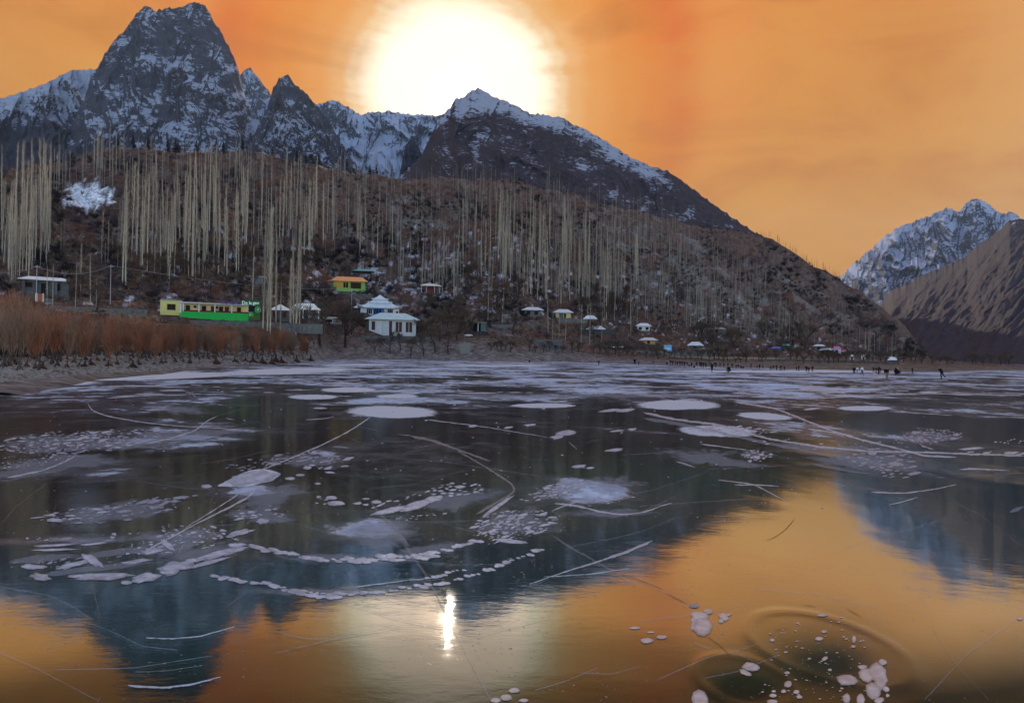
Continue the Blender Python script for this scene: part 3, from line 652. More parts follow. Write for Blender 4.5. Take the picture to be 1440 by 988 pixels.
def crack(pts_, w0, w1=None, mt=None, name='ice_crack', jag=.8, ridge=1.0, label=None):
    mt = mt or M_CRACK; w1 = w1 if w1 is not None else w0
    P_ = np.array(pts_, float); L_ = np.concatenate([[0], np.cumsum(np.hypot(*np.diff(P_, axis=0).T))]); n = max(12, int(L_[-1]/3))
    s = np.linspace(0, L_[-1], n); x_ = np.interp(s, L_, P_[:, 0]); y_ = np.interp(s, L_, P_[:, 1])
    for _ in range(6): x_[1:-1] = (x_[:-2]+2*x_[1:-1]+x_[2:])/4; y_[1:-1] = (y_[:-2]+2*y_[1:-1]+y_[2:])/4
    y_ = y_+jag*.7*fbm(s/16, s*0+P_[0, 0], 79, 3); x_ = x_+jag*fbm(s/12, s*0+P_[0, 1], 81, 3)
    dx = np.gradient(x_); dy = np.gradient(y_); l = np.hypot(dx, dy); nx = -dy/l; ny = dx/l
    w = (w0+(w1-w0)*s/L_[-1])*(1+.7*fbm(s/7, s*0+3, 83, 3))*.5; w *= np.minimum(1, np.minimum(s, L_[-1]-s)/10+.15)
    V = []; E = []
    for k, e, h in ((-1, 0, 0), (-.4, .8, .5), (0, 1, 1), (.4, .8, .5), (1, 0, 0)):
        q = ice_hit(x_+nx*w*k, np.maximum(y_+ny*w*k, hor(x_)+3)); q[:, 2] = ice_z(q[:, 0], q[:, 1])+.007+h*.008*ridge; V.append(q); E.append(np.full(n, float(e)))
    V = np.stack(V, 1); o = link(name, npmesh(name, V.reshape(-1, 3), grid_faces(n, 5), mt, True, {'edge': np.stack(E, 1).ravel()}), ice)
    if label: o['label'] = label
    return o
# frost patches
for poly, mt_, lab in (
    (oval(552, 579, 74, 9.5, rot=.02), M_FROST, 'long oval of grainy white frost in the middle of the ice'),
    (oval(955, 569, 66, 8.0), M_FROST, None), (oval(1075, 585, 44, 5.5, rot=.06), M_FROST, None), (oval(1216, 574, 44, 4), M_FROST, None),
    (oval(765, 570, 52, 3.8), M_FROST, None), (oval(440, 558, 40, 4), M_FROST, None), (oval(490, 548, 45, 4), M_FROST, None), (oval(560, 557, 35, 3.4), M_FROST, None),
    (oval(700, 557, 130, 6), M_THIN, None), (oval(1010, 606, 62, 9, rot=.05), M_FROST, None), (oval(900, 556, 200, 4), M_THIN, None),
    (oval(30, 538, 130, 6), M_FROST, None), (oval(220, 529, 150, 5, rot=-.03), M_FROST, None), (oval(400, 522, 110, 5, rot=-.03), M_FROST, None), (oval(500, 513, 60, 1.6), M_FROST, None), (oval(700, 514, 90, 1.4), M_FROST, None),
    (oval(860, 686, 46, 17, rot=-.08), M_THIN, None), (oval(800, 690, 46, 13, rot=-.25), M_THIN, None), (oval(540, 750, 60, 34), M_THIN, None),
    (oval(230, 617, 105, 14, rot=-.1), M_THIN, None), (oval(70, 655, 110, 22, rot=-.1), M_THIN, None), (oval(385, 697, 68, 17, rot=-.2), M_THIN, None),
    (oval(245, 575, 70, 7, rot=.1), M_THIN, None), (oval(100, 760, 120, 5, rot=-.02), M_THIN, None), 
    (oval(1190, 650, 60, 10, rot=.1), M_THIN, None),
    (oval(1330, 520, 120, 2.2), M_FROST, None), (oval(1100, 522, 200, 2.0), M_FROST, None)):
    patch(poly, mt_, label=lab, fade=.35 if mt_ is M_FROST else .9, irr=.10 if mt_ is M_FROST else .4)
for q in ((645, 700, 75, 15, -.15), (722, 738, 78, 26, -.1), (365, 724, 52, 13, 0), (170, 718, 105, 17, -.12), (100, 622, 125, 20, -.03), (1240, 650, 70, 20, .08), (1312, 613, 58, 11, 0), (1064, 641, 30, 11, 0), (470, 785, 130, 9, .02), (620, 770, 90, 12, -.15), (450, 832, 130, 8, .02), (430, 648, 75, 12, 0), (300, 775, 90, 16, -.2), (240, 755, 90, 14, 0), (1000, 645, 90, 14, .1), (1180, 632, 130, 8, .02), (860, 722, 90, 8, 0)):
    patch(oval(q[0], q[1], q[2], q[3], rot=q[4]), M_THIN, fade=.9, irr=.4, lift=.002)
# the big leaf-shaped patch
patch([(302, 684), (330, 670), (352, 660), (380, 659), (397, 666), (385, 676), (352, 684), (325, 685)], M_FROST, label='leaf-shaped frozen gas patch at centre left', fade=.12, irr=.05)
blob(350, 673, 38, 9.5, -.12, .25, M_BUB, .2, 40)
# long white tongues of the pressure band at lower left
for q in ((548, 718, 30, 4.5, -.22), (585, 711, 26, 6, -.3), (610, 702, 14, 5, -.2), (700, 712, 30, 3.2, -.62)): blob(q[0], q[1], q[2], q[3], q[4], .22, M_BUB, .0, 30)
for q in ((140, 811, 52, 5.5, -.02), (56, 811, 15, 5.5, .12), (177, 819, 9, 3.2, 0), (205, 813, 22, 7, -.18), (232, 805, 9, 3, .1), (245, 799, 27, 9, -.22), (268, 789, 12, 3.6, -.25),
          (300, 781, 34, 5, -.3), (322, 776, 26, 4, -.25), (290, 792, 30, 3, -.25), (332, 767, 13, 4, -.05), (335, 750, 22, 4, -.22), (130, 788, 18, 6, .5), (100, 795, 26, 4, -.25), (45, 797, 20, 4, .05), (190, 790, 24, 3, -.15), (75, 767, 36, 1.8, -.06), (75, 773, 34, 1.8, -.03),
          (130, 765, 22, 1.6, -.1), (215, 775, 18, 4, -.2), (235, 765, 14, 5, .7)): blob(q[0], q[1], q[2], q[3], q[4], .3, M_BUB, .1, 28)
for q in ((250, 752, 60, 8), (180, 775, 90, 6), (60, 785, 60, 6), (230, 770, 60, 10), (130, 800, 120, 5)): patch(oval(*q, rot=-.12), M_THIN, fade=.6, irr=.3)
cluster(245, 765, 75, 14, 60, 1.6, 6.5, -.1, .42, M_BUB, -.12)
cluster(110, 790, 100, 8, 40, 1.5, 5, -.1, .35, M_BUBB, -.05)
cluster(160, 752, 140, 4, 14, 1.5, 4.5, 0, .5, M_BUB, -.05)
cluster(285, 748, 60, 10, 35, 1.5, 6, .2, .42, M_BUB, .1)
# upper left fields of small flakes
cluster(95, 622, 105, 16, 150, 2.0, 9, -.03, .22, M_BUB, -.04)
cluster(170, 612, 60, 9, 34, 2.5, 9, -.03, .22, M_BUB, -.05)
cluster(40, 648, 60, 9, 60, 1.2, 4, -.1, .3, M_BUB, -.1)
cluster(180, 718, 80, 13, 34, 3, 16, -.12, .26, M_BUBB, -.16)
cluster(110, 722, 60, 8, 26, 2, 13, -.1, .22, M_BUB, -.1)
cluster(240, 704, 38, 5, 8, 5, 13, -.15, .3, M_BUBB, -.2)
cluster(365, 724, 36, 9, 16, 3, 12, -.06, .33, M_BUB, -.05)
cluster(372, 650, 60, 8, 24, 3, 14, -.12, .24, M_BUBB, -.18)
cluster(430, 645, 50, 9, 16, 3, 11, -.05, .25, M_BUBB, 0)
cluster(470, 655, 40, 10, 12, 2, 9, -.05, .3, M_BUB, -.1)
cluster(480, 704, 50, 8, 9, 2.5, 8, 0, .36, M_BUB, 0)
for q in ((466, 700, 9, 3), (472, 708, 14, 4), (529, 706, 8, 3), (447, 680, 5, 1.5), (290, 684, 9, 3), (408, 673, 8, 2.4), (422, 668, 7, 2), (450, 574, 12, 1.5)): blob(*q, 0, .15)
cluster(640, 688, 40, 9, 26, 3, 10, -.05, .36, M_BUB, -.05)
cluster(590, 727, 40, 4, 12, 2, 6, 0, .4, M_BUB, -.1)
cluster(560, 704, 38, 4, 8, 3, 9, -.2, .3, M_BUB, -.25)
# the busy flake swirl in the middle
cluster(722, 738, 58, 21, 95, 2, 11, -.08, .3, M_BUB, -.12, gap=.7)
cluster(700, 745, 38, 18, 40, 2, 8, -.4, .35, M_BUB, -.4, gap=.7)
blob(716, 761, 26, 3.4, .12, .3, M_BUB, .2, 26)
cluster(790, 686, 36, 9, 46, 2, 8, -.1, .3, M_BUB, -.25, gap=.8)
cluster(770, 698, 34, 5, 18, 2, 6, -.1, .3, M_BUB, -.15)
# chains of bubbles along the old cracks
def chain(pts_, n, s0, s1, jit=2.0, asp=.36, mt=M_BUB):
    P_ = np.array(pts_, float); L_ = np.concatenate([[0], np.cumsum(np.hypot(*np.diff(P_, axis=0).T))])
    for k in range(n):
        s = (k+random.uniform(-.3, .3))/n*L_[-1]; x_ = np.interp(s, L_, P_[:, 0]); y_ = np.interp(s, L_, P_[:, 1])+random.uniform(-1, 1)*jit
        a_ = random.uniform(s0, s1); blob(x_, y_, a_, a_*asp, random.uniform(-.1, .2), .25, mt, random.uniform(0, .25))
chain([(356, 769), (400, 777), (450, 787), (500, 788), (560, 782), (600, 779), (640, 771), (680, 758)], 44, 4, 11, 2.5)
chain([(500, 790), (560, 786), (620, 783)], 18, 4, 10, 2)
chain([(300, 812), (340, 816), (380, 822), (420, 831), (460, 836), (520, 833), (580, 826), (640, 817), (680, 803), (720, 788), (770, 770)], 52, 3.5, 10, 2.2)
chain([(400, 828), (440, 838), (480, 838)], 10, 6, 13, 2)
chain([(600, 812), (660, 800)], 8, 3, 8, 2)
# right side
cluster(1030, 605, 60, 7, 40, 2, 9, 0, .25, M_BUB, .03)
cluster(1064, 641, 21, 9, 22, 2, 8, 0, .45, M_BUB, 0, gap=.75)
cluster(1240, 646, 48, 15, 32, 3.5, 11, 0, .36, M_BUBB, .1)
cluster(1262, 662, 26, 14, 16, 4, 13, -.05, .36, M_BUBB, 0)
cluster(1312, 612, 42, 8, 52, 2.2, 8, 0, .34, M_BUBB, 0)
cluster(1285, 622, 34, 8, 20, 2.5, 9, .3, .3, M_BUBB, .1)
cluster(1430, 621, 30, 4, 12, 1.5, 5, 0, .45); cluster(1400, 637, 60, 2.5, 10, 3, 10, 0, .25)
cluster(1160, 622, 140, 10, 22, 1.5, 4, 0, .3); cluster(820, 700, 90, 12, 22, 1.5, 6, 0, .3)
for q in ((797, 609, 17, 4.2), (784, 615, 11, 3), (863, 633, 14, 2.5), (889, 604, 7, 2.4), (868, 606, 10, 1.6), (665, 599, 9, 1.8), (745, 598, 9, 2), (715, 601, 7, 1.6), (814, 656, 12, 2.4), (830, 658, 8, 1.6), (858, 577, 20, 2.2), (880, 577, 14, 2.6), (1140, 575, 14, 1.5), (1365, 631, 20, 2), (1423, 637, 12, 2)): blob(*q, -.1, .35)
# far streaks of snow ice
for k in range(150):
    yy = 520+35*random.random()**1.3; xx = random.uniform(440 if yy < 530 else 200, 1460); w_ = random.uniform(4, 30)*random.random()*(yy-500)/35+3
    blob(xx, yy, w_, max(.3, w_*.02*(yy-500)/30+.25), 0, .6, M_BUB, minpart=9)
cluster(700, 600, 700, 70, 130, .8, 2.6, 0, .4)
cluster(600, 690, 620, 60, 120, .7, 2.2, 0, .45)
# foreground right: gas domes in clear ice
blob(988, 881, 15, 15, 0, .10, M_BUBW, 0, 40); blob(984, 866, 15, 7, 0, .3, M_BUBW, 0, 26); blob(976, 876, 6, 12, .2, .2, M_BUBW, 0, 22); blob(976, 852, 8, 3.5, 0, .1, M_BUBB, 0, 22)
for q in ((996, 860, 7, 4), (1016, 866, 7, 4), (1014, 873, 4, 4), (1020, 870, 5, 4), (1024, 864, 6, 2.5)): blob(*q, 0, .3, M_BUBW)
for q in ((1192, 957, 16, 9, .1), (1219, 950, 12, 11, 0), (1233, 945, 14, 14, .5), (1239, 956, 10, 18, .1), (1228, 972, 12, 13, .3), (1213, 938, 7, 4, 0), (1241, 931, 7, 5, .3), (1236, 985, 8, 5, -.3), (1190, 982, 6, 8, .1), (1246, 969, 5, 5, 0), (1248, 978, 3, 3, 0), (1210, 984, 6, 10, 0)): blob(q[0], q[1], q[2], q[3], q[4], .22, M_BUBW, 0, 32)
for q in ((985, 985, 13, 17, -.3), (1108, 962, 7, 5, -.3), (1120, 973, 5, 3.5, 0), (1124, 980, 5, 3, 0), (1087, 978, 6, 3, 0), (1088, 972, 4, 2, 0), (1102, 972, 4, 3, 0), (1086, 987, 8, 4, 0), (1201, 899, 3.4, 6, .1), (1200, 909, 4, 2, 0), (1152, 898, 6.5, 3, 0), (1159, 888, 5, 2.4, 0), (1160, 926, 5, 3, -.5), (1167, 942, 3.5, 2, 0), (1107, 946, 4.5, 2.4, 0), (1086, 900, 4, 2.5, .2), (1083, 891, 3, 1.2, 0),
          (1434, 870, 5, 2.4, 0), (1157, 865, 9, 2, 0), (1183, 868, 3, 1.2, 0), (1122, 876, 3, 1.2, 0), (1138, 926, 3, 1.3, 0), (1105, 917, 3.4, 1.4, 0),
          (910, 901, 10, 4.5, 0), (930, 896, 9, 3.2, 0), (893, 883, 9, 2.2, 0), (915, 889, 6, 1.6, 0), (723, 971, 9, 4.5, 0), (712, 981, 10, 5, 0), (697, 985, 9, 4, 0), (737, 985, 8, 3, 0), (1056, 938, 14, 7, .1), (1048, 946, 10, 4, .4)): blob(q[0], q[1], q[2], q[3], q[4], .16, M_BUBW, 0, 22)
cluster(1150, 915, 70, 45, 70, .8, 2.6, 0, .5, M_BUBW); cluster(1150, 970, 90, 16, 30, 1, 3, 0, .55, M_BUBW)
for nm, L_ in STUFFB.items():
    o_ = 0; VV = []; Q = []; T_ = []; EE = []
    for (V, q, tr, E) in L_: VV.append(V); Q.append(q+o_); T_.append(tr+o_); EE.append(E); o_ += len(V)
    o = link('small_bubbles', npmesh('small_bubbles', np.concatenate(VV), [np.concatenate(Q), np.concatenate(T_)], MATS[nm], True, {'edge': np.concatenate(EE)}), ice); tag(o, None, None, None, 'stuff')
# cracks and scratches
for pts_, w0, w1, mt_ in (
    ([(342, 574), (370, 615), (0, 0)][:0] or [(123, 566), (128, 577), (150, 585), (200, 594), (250, 599), (340, 604)], 2.2, 1.0, M_CRACK),
    ([(306, 585), (290, 592), (276, 605), (240, 617), (205, 624)], 1.8, 2.6, M_CRACK),
    ([(306, 585), (340, 575)], 1.2, .8, M_FAINT),
    ([(522, 586), (490, 607), (450, 627), (400, 648), (340, 672)], 2.4, 2.0, M_CRACK), ([(380, 648), (370, 660)], 2.0, 1.5, M_CRACK),
    ([(357, 682), (361, 690), (345, 702), (310, 720), (270, 740), (205, 775)], 3.4, 2.4, M_CRACK), ([(342, 684), (333, 697), (300, 718), (262, 742)], 2.0, 1.4, M_CRACK),
    ([(578, 613), (610, 620), (640, 631), (665, 640), (690, 649)], 6, 3, M_DULL), ([(640, 632), (680, 655), (722, 682), (725, 692), (690, 712), (670, 723)], 2.5, 6, M_DULL), ([(560, 611), (580, 613)], 1.5, 3, M_DULL),
    ([(600, 590), (680, 600), (770, 615)], 1.8, .8, M_CRACK), ([(615, 648), (680, 658), (760, 670)], 1.4, .8, M_FAINT), ([(555, 645), (615, 647)], .9, 1.2, M_FAINT),
    ([(780, 708), (810, 711), (840, 719), (870, 724), (900, 722), (945, 707)], 4.0, 2.0, M_CRACK), ([(776, 719), (800, 709), (818, 705)], 3.4, 1.5, M_CRACK),
    ([(917, 761), (880, 777), (835, 792), (790, 806), (745, 822)], 5.0, 1.2, M_CRACK), ([(777, 753), (805, 772), (838, 790), (870, 808), (895, 826)], 4.5, 2.5, M_FAINT), ([(870, 806), (920, 826), (972, 850)], 1.0, .8, M_FAINT),
    ([(520, 706), (545, 735), (575, 775), (600, 810), (625, 860), (650, 910), (690, 985)], 6.0, 3.0, M_FAINT), ([(545, 733), (565, 755), (575, 770)], 9.0, 4.0, M_THIN),
    ([(500, 826), (570, 817), (620, 812)], 2.4, 1.2, M_CRACK), ([(765, 812), (830, 808), (885, 800)], 2.2, 1.0, M_CRACK), ([(800, 770), (860, 758), (905, 747), (950, 728)], .9, .7, M_FAINT), ([(560, 734), (620, 735), (680, 731)], 1.2, .8, M_FAINT),
    ([(980, 741), (1010, 733), (1050, 724)], .8, .7, M_FAINT), ([(1024, 750), (1040, 742), (1054, 732)], 1.2, 1.0, M_FAINT),
    ([(1032, 565), (1090, 574), (1130, 590), (1170, 606), (1210, 618), (1260, 630), (1300, 641), (1345, 643)], 3.0, 3.5, M_CRACK), ([(1135, 603), (1170, 608), (1200, 613)], 4.5, 2.0, M_CRACK),
    ([(1110, 568), (1180, 573)], 2.2, 1.5, M_CRACK), ([(1250, 578), (1340, 584)], 2.0, 1.0, M_CRACK), ([(1030, 552), (1150, 560), (1220, 556), (1300, 553), (1440, 556)], 2.2, 1.6, M_CRACK),
    ([(905, 580), (950, 590), (1010, 597), (1080, 617), (1150, 628), (1220, 635), (1300, 636), (1440, 641)], 4.0, 3.0, M_CRACK), ([(905, 588), (960, 597), (1030, 612), (1100, 628), (1170, 642), (1240, 652)], 6.0, 6.0, M_THIN),
    ([(985, 624), (1020, 629), (1060, 634)], 2.8, 1.0, M_CRACK), ([(1140, 652), (1190, 662), (1240, 669)], 5, 2, M_THIN), ([(1225, 692), (1270, 694), (1320, 687), (1345, 681)], 3.0, 1.5, M_CRACK), ([(1250, 710), (1270, 706), (1290, 699)], 2.2, 2.0, M_CRACK),
    ([(1350, 660), (1370, 659), (1420, 662)], 4.0, 1.0, M_CRACK), ([(1345, 671), (1440, 665)], 1.2, 1.2, M_FAINT), ([(950, 649), (965, 653), (977, 657)], 3, 2, M_CRACK), ([(1010, 675), (1060, 681), (1105, 705)], 2.0, 1.6, M_CRACK), ([(900, 712), (1000, 705), (1065, 701)], .9, .8, M_FAINT), ([(990, 660), (1110, 654), (1170, 653)], .9, .8, M_FAINT),
    ([(1033, 682), (1070, 682), (1095, 684)], 3.2, 1.2, M_CRACK), ([(900, 720), (930, 708), (950, 697)], 2.2, 1.2, M_FAINT), ([(875, 640), (920, 637), (960, 634)], 1.4, 1.0, M_FAINT),
    ([(205, 898), (240, 899), (280, 896), (330, 882)], 3.0, 1.0, M_CRACK), ([(180, 965), (230, 968), (270, 963), (310, 953)], 4.2, 1.6, M_CRACK), ([(190, 946), (230, 945), (285, 937)], 1.6, 1.0, M_FAINT), ([(315, 857), (330, 845), (345, 835)], 2.0, 1.0, M_FAINT),
    ([(0, 825), (40, 833), (70, 838), (100, 852), (130, 872)], 1.6, 1.0, M_FAINT), ([(0, 918), (50, 940), (110, 972), (140, 988)], 1.4, 1.2, M_FAINT), ([(45, 880), (80, 898)], 1.6, 1.0, M_FAINT),
    ([(0, 740), (20, 715), (45, 695), (70, 678)], 1.4, 1.0, M_FAINT), ([(118, 750), (120, 790), (138, 855), (140, 880)], 1.0, .8, M_FAINT), ([(73, 750), (76, 720), (80, 700)], .9, .8, M_FAINT), ([(125, 752), (135, 735), (142, 728)], 1.2, .8, M_FAINT), ([(128, 878), (160, 890), (200, 910), (250, 915)], .9, .8, M_FAINT),
    ([(290, 742), (295, 715), (300, 690)], .9, .8, M_FAINT), ([(150, 560), (200, 556), (240, 555)], 2.4, 1.4, M_CRACK), ([(70, 562), (140, 562)], 1.8, 1.0, M_CRACK), ([(270, 552), (272, 556), (278, 559)], 2.0, 1.0, M_CRACK), ([(0, 545), (60, 542), (110, 540)], 2.0, 1.0, M_CRACK),
    ([(10, 672), (60, 662), (95, 648), (110, 638)], 3.4, 1.6, M_CRACK), ([(430, 590), (455, 589), (470, 586)], 2.4, 1.0, M_CRACK), ([(317, 588), (330, 590)], 2.0, 1.0, M_CRACK), ([(505, 600), (540, 607)], 1.4, 1.0, M_FAINT), ([(800, 622), (812, 632)], 1.6, 1.0, M_CRACK),
    ([(960, 850), (1010, 880), (1040, 922), (1070, 935)], .7, .7, M_FAINT), ([(1310, 880), (1340, 930), (1390, 985)], .8, .8, M_FAINT), ([(1300, 985), (1360, 920), (1440, 862)], 1.2, 1.0, M_FAINT), ([(970, 880), (975, 905), (1000, 914), (1014, 890), (1022, 868)], 1.6, 1.2, M_FAINT),
    ([(1240, 772), (1300, 790), (1330, 812)], 1.0, .8, M_FAINT), ([(815, 947), (860, 949), (900, 938)], 1.6, 1.0, M_FAINT), ([(1420, 720), (1440, 712)], 8, 6, M_THIN), ([(1340, 705), (1380, 725), (1440, 770)], 1.0, .8, M_FAINT)):
    crack(pts_, w0, w1, mt_)
# faint scratches left by skates
for k in range(40):
    a_ = random.uniform(0, 1440); b_ = random.uniform(560, 960); l_ = random.uniform(30, 190)*(b_-480)/260; q = random.choice([-.35, -.25, -.12, .1, .22])+random.uniform(-.06, .06); cv = random.uniform(-8, 8)
    crack([(a_-l_/2, b_-q*l_/2), (a_, b_+cv), (a_+l_/2, b_+q*l_/2)], random.uniform(.5, 1.0), .5, M_FAINT, 'scratch', .5)
M_DARKC = simple('dark_crack', (.012, .012, .010), .6, .1, 3.)
for pts_ in ([(1118, 728), (1105, 745), (1085, 758), (1075, 760)], [(870, 806), (900, 816), (935, 830)], [(935, 833), (968, 850)], [(850, 818), (868, 819)], [(1128, 850), (1150, 853)], [(990, 893), (1010, 905), (1030, 925)], [(1090, 886), (1110, 883)], [(1190, 855), (1212, 868)]):
    crack(pts_, .6, .4, M_DARKC, 'dark_crack', .8, ridge=0.)
# dark refrozen hole
LMS = [(15, 'the left edge'), (64, 'the leftmost house'), (122, 'the snow patch'), (190, 'the left utility poles'), (241, 'the yellow block'), (285, 'the cream verandah'), (325, 'the blue tarpaulin'), (352, 'the green sign'), (394, 'the small pavilion'), (429, 'the larger pavilion'), (468, 'the satellite dish'), (495, 'the orange roof'), (552, 'the white house'), (606, 'the porch house'), (654, 'the stone block'), (690, 'the shed ramp'), (749, 'the frosted hut'), (792, 'the yellow-walled hut'), (836, 'the snow-roofed huts'), (870, 'the parked cars'), (905, 'the small white hut'), (939, 'the blue kiosk'), (978, 'the pointed hut roof'), (1010, 'the slanting-roofed hut'), (1100, 'the blue-roofed house'), (1145, 'the far village'), (1185, 'the pink roof'), (1214, 'the tiny white shed'), (1256, 'the round pale hut'), (1350, 'the brown mountain')]
def lm(x): return min(LMS, key=lambda q: abs(q[0]-x))[1]
ORD = 'first second third fourth fifth sixth seventh eighth ninth tenth eleventh twelfth thirteenth fourteenth fifteenth sixteenth seventeenth eighteenth nineteenth twentieth'.split()
TEN = {2: 'twenty', 3: 'thirty', 4: 'forty'}
def ordw(n):
    if n <= 20: return ORD[n-1]
    if n % 10 == 0: return {3: 'thirtieth', 4: 'fortieth'}[n//10]
    return TEN[n//10]+'-'+ORD[n % 10-1]
def size_word(h, lo, hi):
    t_ = (h-lo)/(hi-lo); return 'short' if t_ < .25 else ('middling' if t_ < .5 else ('tall' if t_ < .78 else 'very tall'))
# ------------------------------------------------------------------ trees
def prisms(P0, P1, R0, R1, k=3):
    """tapered k-sided twigs from P0 to P1 (n,3)"""
    P0 = np.asarray(P0, float); P1 = np.asarray(P1, float); R0 = np.asarray(R0, float); R1 = np.asarray(R1, float); n = len(P0)
    d = P1-P0; d /= np.linalg.norm(d, axis=1, keepdims=True)+1e-9
    h = np.where(np.abs(d[:, 2:3]) > .9, np.array([[1., 0, 0]]), np.array([[0, 0, 1.]])); a = np.cross(d, h); a /= np.linalg.norm(a, axis=1, keepdims=True); b = np.cross(d, a)
    th = np.arange(k)*2*PI/k; ring = a[:, None]*np.cos(th)[None, :, None]+b[:, None]*np.sin(th)[None, :, None]
    V = np.concatenate([P0[:, None]+ring*R0[:, None, None], P1[:, None]+ring*R1[:, None, None]], 1)
    i = np.arange(k); j = (i+1) % k; f = np.stack([i, j, j+k, i+k], -1)
    return V.reshape(-1, 3), (f[None]+(np.arange(n)*2*k)[:, None, None]).reshape(-1, 4)
def twig_mesh(name, segs, mt, k=3):
    P0 = [s[0] for s in segs]; P1 = [s[1] for s in segs]; R0 = [s[2] for s in segs]; R1 = [s[3] for s in segs]
    V, Fc = prisms(P0, P1, R0, R1, k); return npmesh(name, V, Fc, mt)
def poplar_meshes(seed, H=1.0, wid=.035, n=110, low=.12):
    """unit-height bare Lombardy poplar: straight stem, upswept twigs"""
    r = random.Random(seed); tr = []; p = np.array([0, 0, -.02]); lean = r.uniform(-.012, .012)
    zs = [-.03, .3, .6, .85, 1.0]; rad = [.0062, .0046, .0032, .0018, .0005]; pts = [np.array([lean*z+r.uniform(-.002, .002), r.uniform(-.002, .002), z]) for z in zs]
    for i in range(4): tr.append((pts[i], pts[i+1], rad[i], rad[i+1]))
    cr = []
    for i in range(n):
        z = low+(1-low)*r.random()**.9*.93; th = r.uniform(0, 2*PI); env = wid*(math.sin(min(1, (z-low)/(1-low)*1.15+.18)*PI*.86)**.7)*r.uniform(.5, 1.15)
        L = r.uniform(.05, .12)*(1.1-.5*z); c = np.array([lean*z, 0, z]); o = np.array([math.cos(th), math.sin(th), 0])
        m_ = c+o*env*.6+np.array([0, 0, L*.35]); e = c+o*env+np.array([0, 0, L])
        cr.append((c, m_, .0013, .0009)); cr.append((m_, e, .0010, .0002))
    return twig_mesh('poplar_trunk', tr, M_BARK, 5), twig_mesh('poplar_crown', cr, M_TWIG)
def bare_meshes(seed, spread=.5, levels=4, tw=M_DTWIG, bk=M_DBARK, thick=.028, up=.35, fork=3, thin=.5):
    """unit-height bare round-crowned tree"""
    r = random.Random(seed); tr = []; cr = []
    def grow(p, d, L, rad, lv):
        q = p+d*L; (tr if lv <= 1 else cr).append((p, q, rad, rad*.62))
        if lv >= levels: return
        for i in range(fork+(1 if lv > 1 else 0)):
            v_ = np.array([r.gauss(0, 1), r.gauss(0, 1), r.gauss(0, .6)]); nd = d+v_*spread*(.75 if lv else .9); nd[2] += up*.5; nd /= np.linalg.norm(nd)
            grow(p+d*L*r.uniform(.55, 1.0), nd, L*r.uniform(.62, .86), rad*.56, lv+1)
    grow(np.array([0, 0, -.05]), np.array([r.uniform(-.1, .1), r.uniform(-.1, .1), 1.]), .30, thick, 0)
    zmax = max(s[1][2] for s in cr); k = 1/zmax
    sc_ = lambda L: [(a*k, b_*k, max(c, .0030)*k, max(d, .0022)*k) for a, b_, c, d in L]
    return twig_mesh('trunk', sc_(tr), bk, 5), twig_mesh('crown', sc_(cr), tw)
def willow_meshes(seed, n=150, lean=0.):
    """unit-height pollard willow: root flare, leaning stems, dense upright orange shoots"""
    r = random.Random(seed); tr = []; cr = []
    for k in range(7):
        th = k*2*PI/7+r.uniform(-.3, .3); tr.append((np.array([math.cos(th)*.06, math.sin(th)*.06, -.02]), np.array([0, 0, .09]), .008, .010))
    heads = []
    for s in range(r.choice([1, 2, 3])):
        p = np.array([0, 0, .04]); d = np.array([lean+r.uniform(-.3, .3), r.uniform(-.3, .3), 1.]); d /= np.linalg.norm(d); rad = .011
        for i in range(3):
            q = p+d*.12; tr.append((p, q, rad, rad*.8)); p = q; rad *= .8; d = d+np.array([r.uniform(-.15, .15), r.uniform(-.15, .15), .1]); d /= np.linalg.norm(d)
            if i: heads.append((q, d))
    for i in range(n):
        h, d = r.choice(heads); h = h+np.array([r.gauss(0, .03), r.gauss(0, .03), r.uniform(-.06, .10)]); v_ = np.array([r.gauss(0, .36), r.gauss(0, .36), 1.0])+d*.4; v_ /= np.linalg.norm(v_); L = r.uniform(.25, .58)
        L = min(L, (1.02-h[2])/v_[2]*r.uniform(.8, 1)); m_ = h+v_*L*.5; e = m_+(v_+np.array([r.gauss(0, .12), r.gauss(0, .12), .25]))*L*.45
        cr.append((h, m_, .0042, .0032)); cr.append((m_, e, .0034, .0012))
        for q_ in range(2):
            b0 = m_+(e-m_)*r.random(); cr.append((b0, b0+np.array([r.gauss(0, .05), r.gauss(0, .05), r.uniform(.05, .14)]), .0024, .001))
    return twig_mesh('trunk', tr, M_WLOW, 5), twig_mesh('crown', cr, M_WTWIG if seed % 5 < 3 else M_WTWIG2)
def conifer_meshes(seed):
    r = random.Random(seed); cr = []
    tr = [(np.array([0, 0, -.03]), np.array([0, 0, .9]), .03, .008)]
    for i in range(150):
        z = .08+.9*r.random(); th = r.uniform(0, 2*PI); w_ = (.24*(1-z)+.02)*r.uniform(.7, 1.1); c = np.array([0, 0, z])
        e = c+np.array([math.cos(th)*w_, math.sin(th)*w_, -.03]); cr.append((c, e, .022, .008))
    return twig_mesh('trunk', tr, M_DBARK, 5), twig_mesh('crown', cr, M_CONI)
def proto(kind, meshes): return (kind, meshes)
def plant(kind, meshes, loc, h, label, cat, group, wsc=1.0, parts=('trunk', 'crown')):
    e = empty(kind, loc, random.uniform(0, 2*PI)); e.scale = (h*wsc, h*wsc, h)
    for nm, me in zip(parts, meshes): link(nm, me, e)
    tag(e, label, cat, group)
    if kind == 'poplar_tree': e.rotation_euler = (random.gauss(0, .014), random.gauss(0, .014), e.rotation_euler[2])
    return e
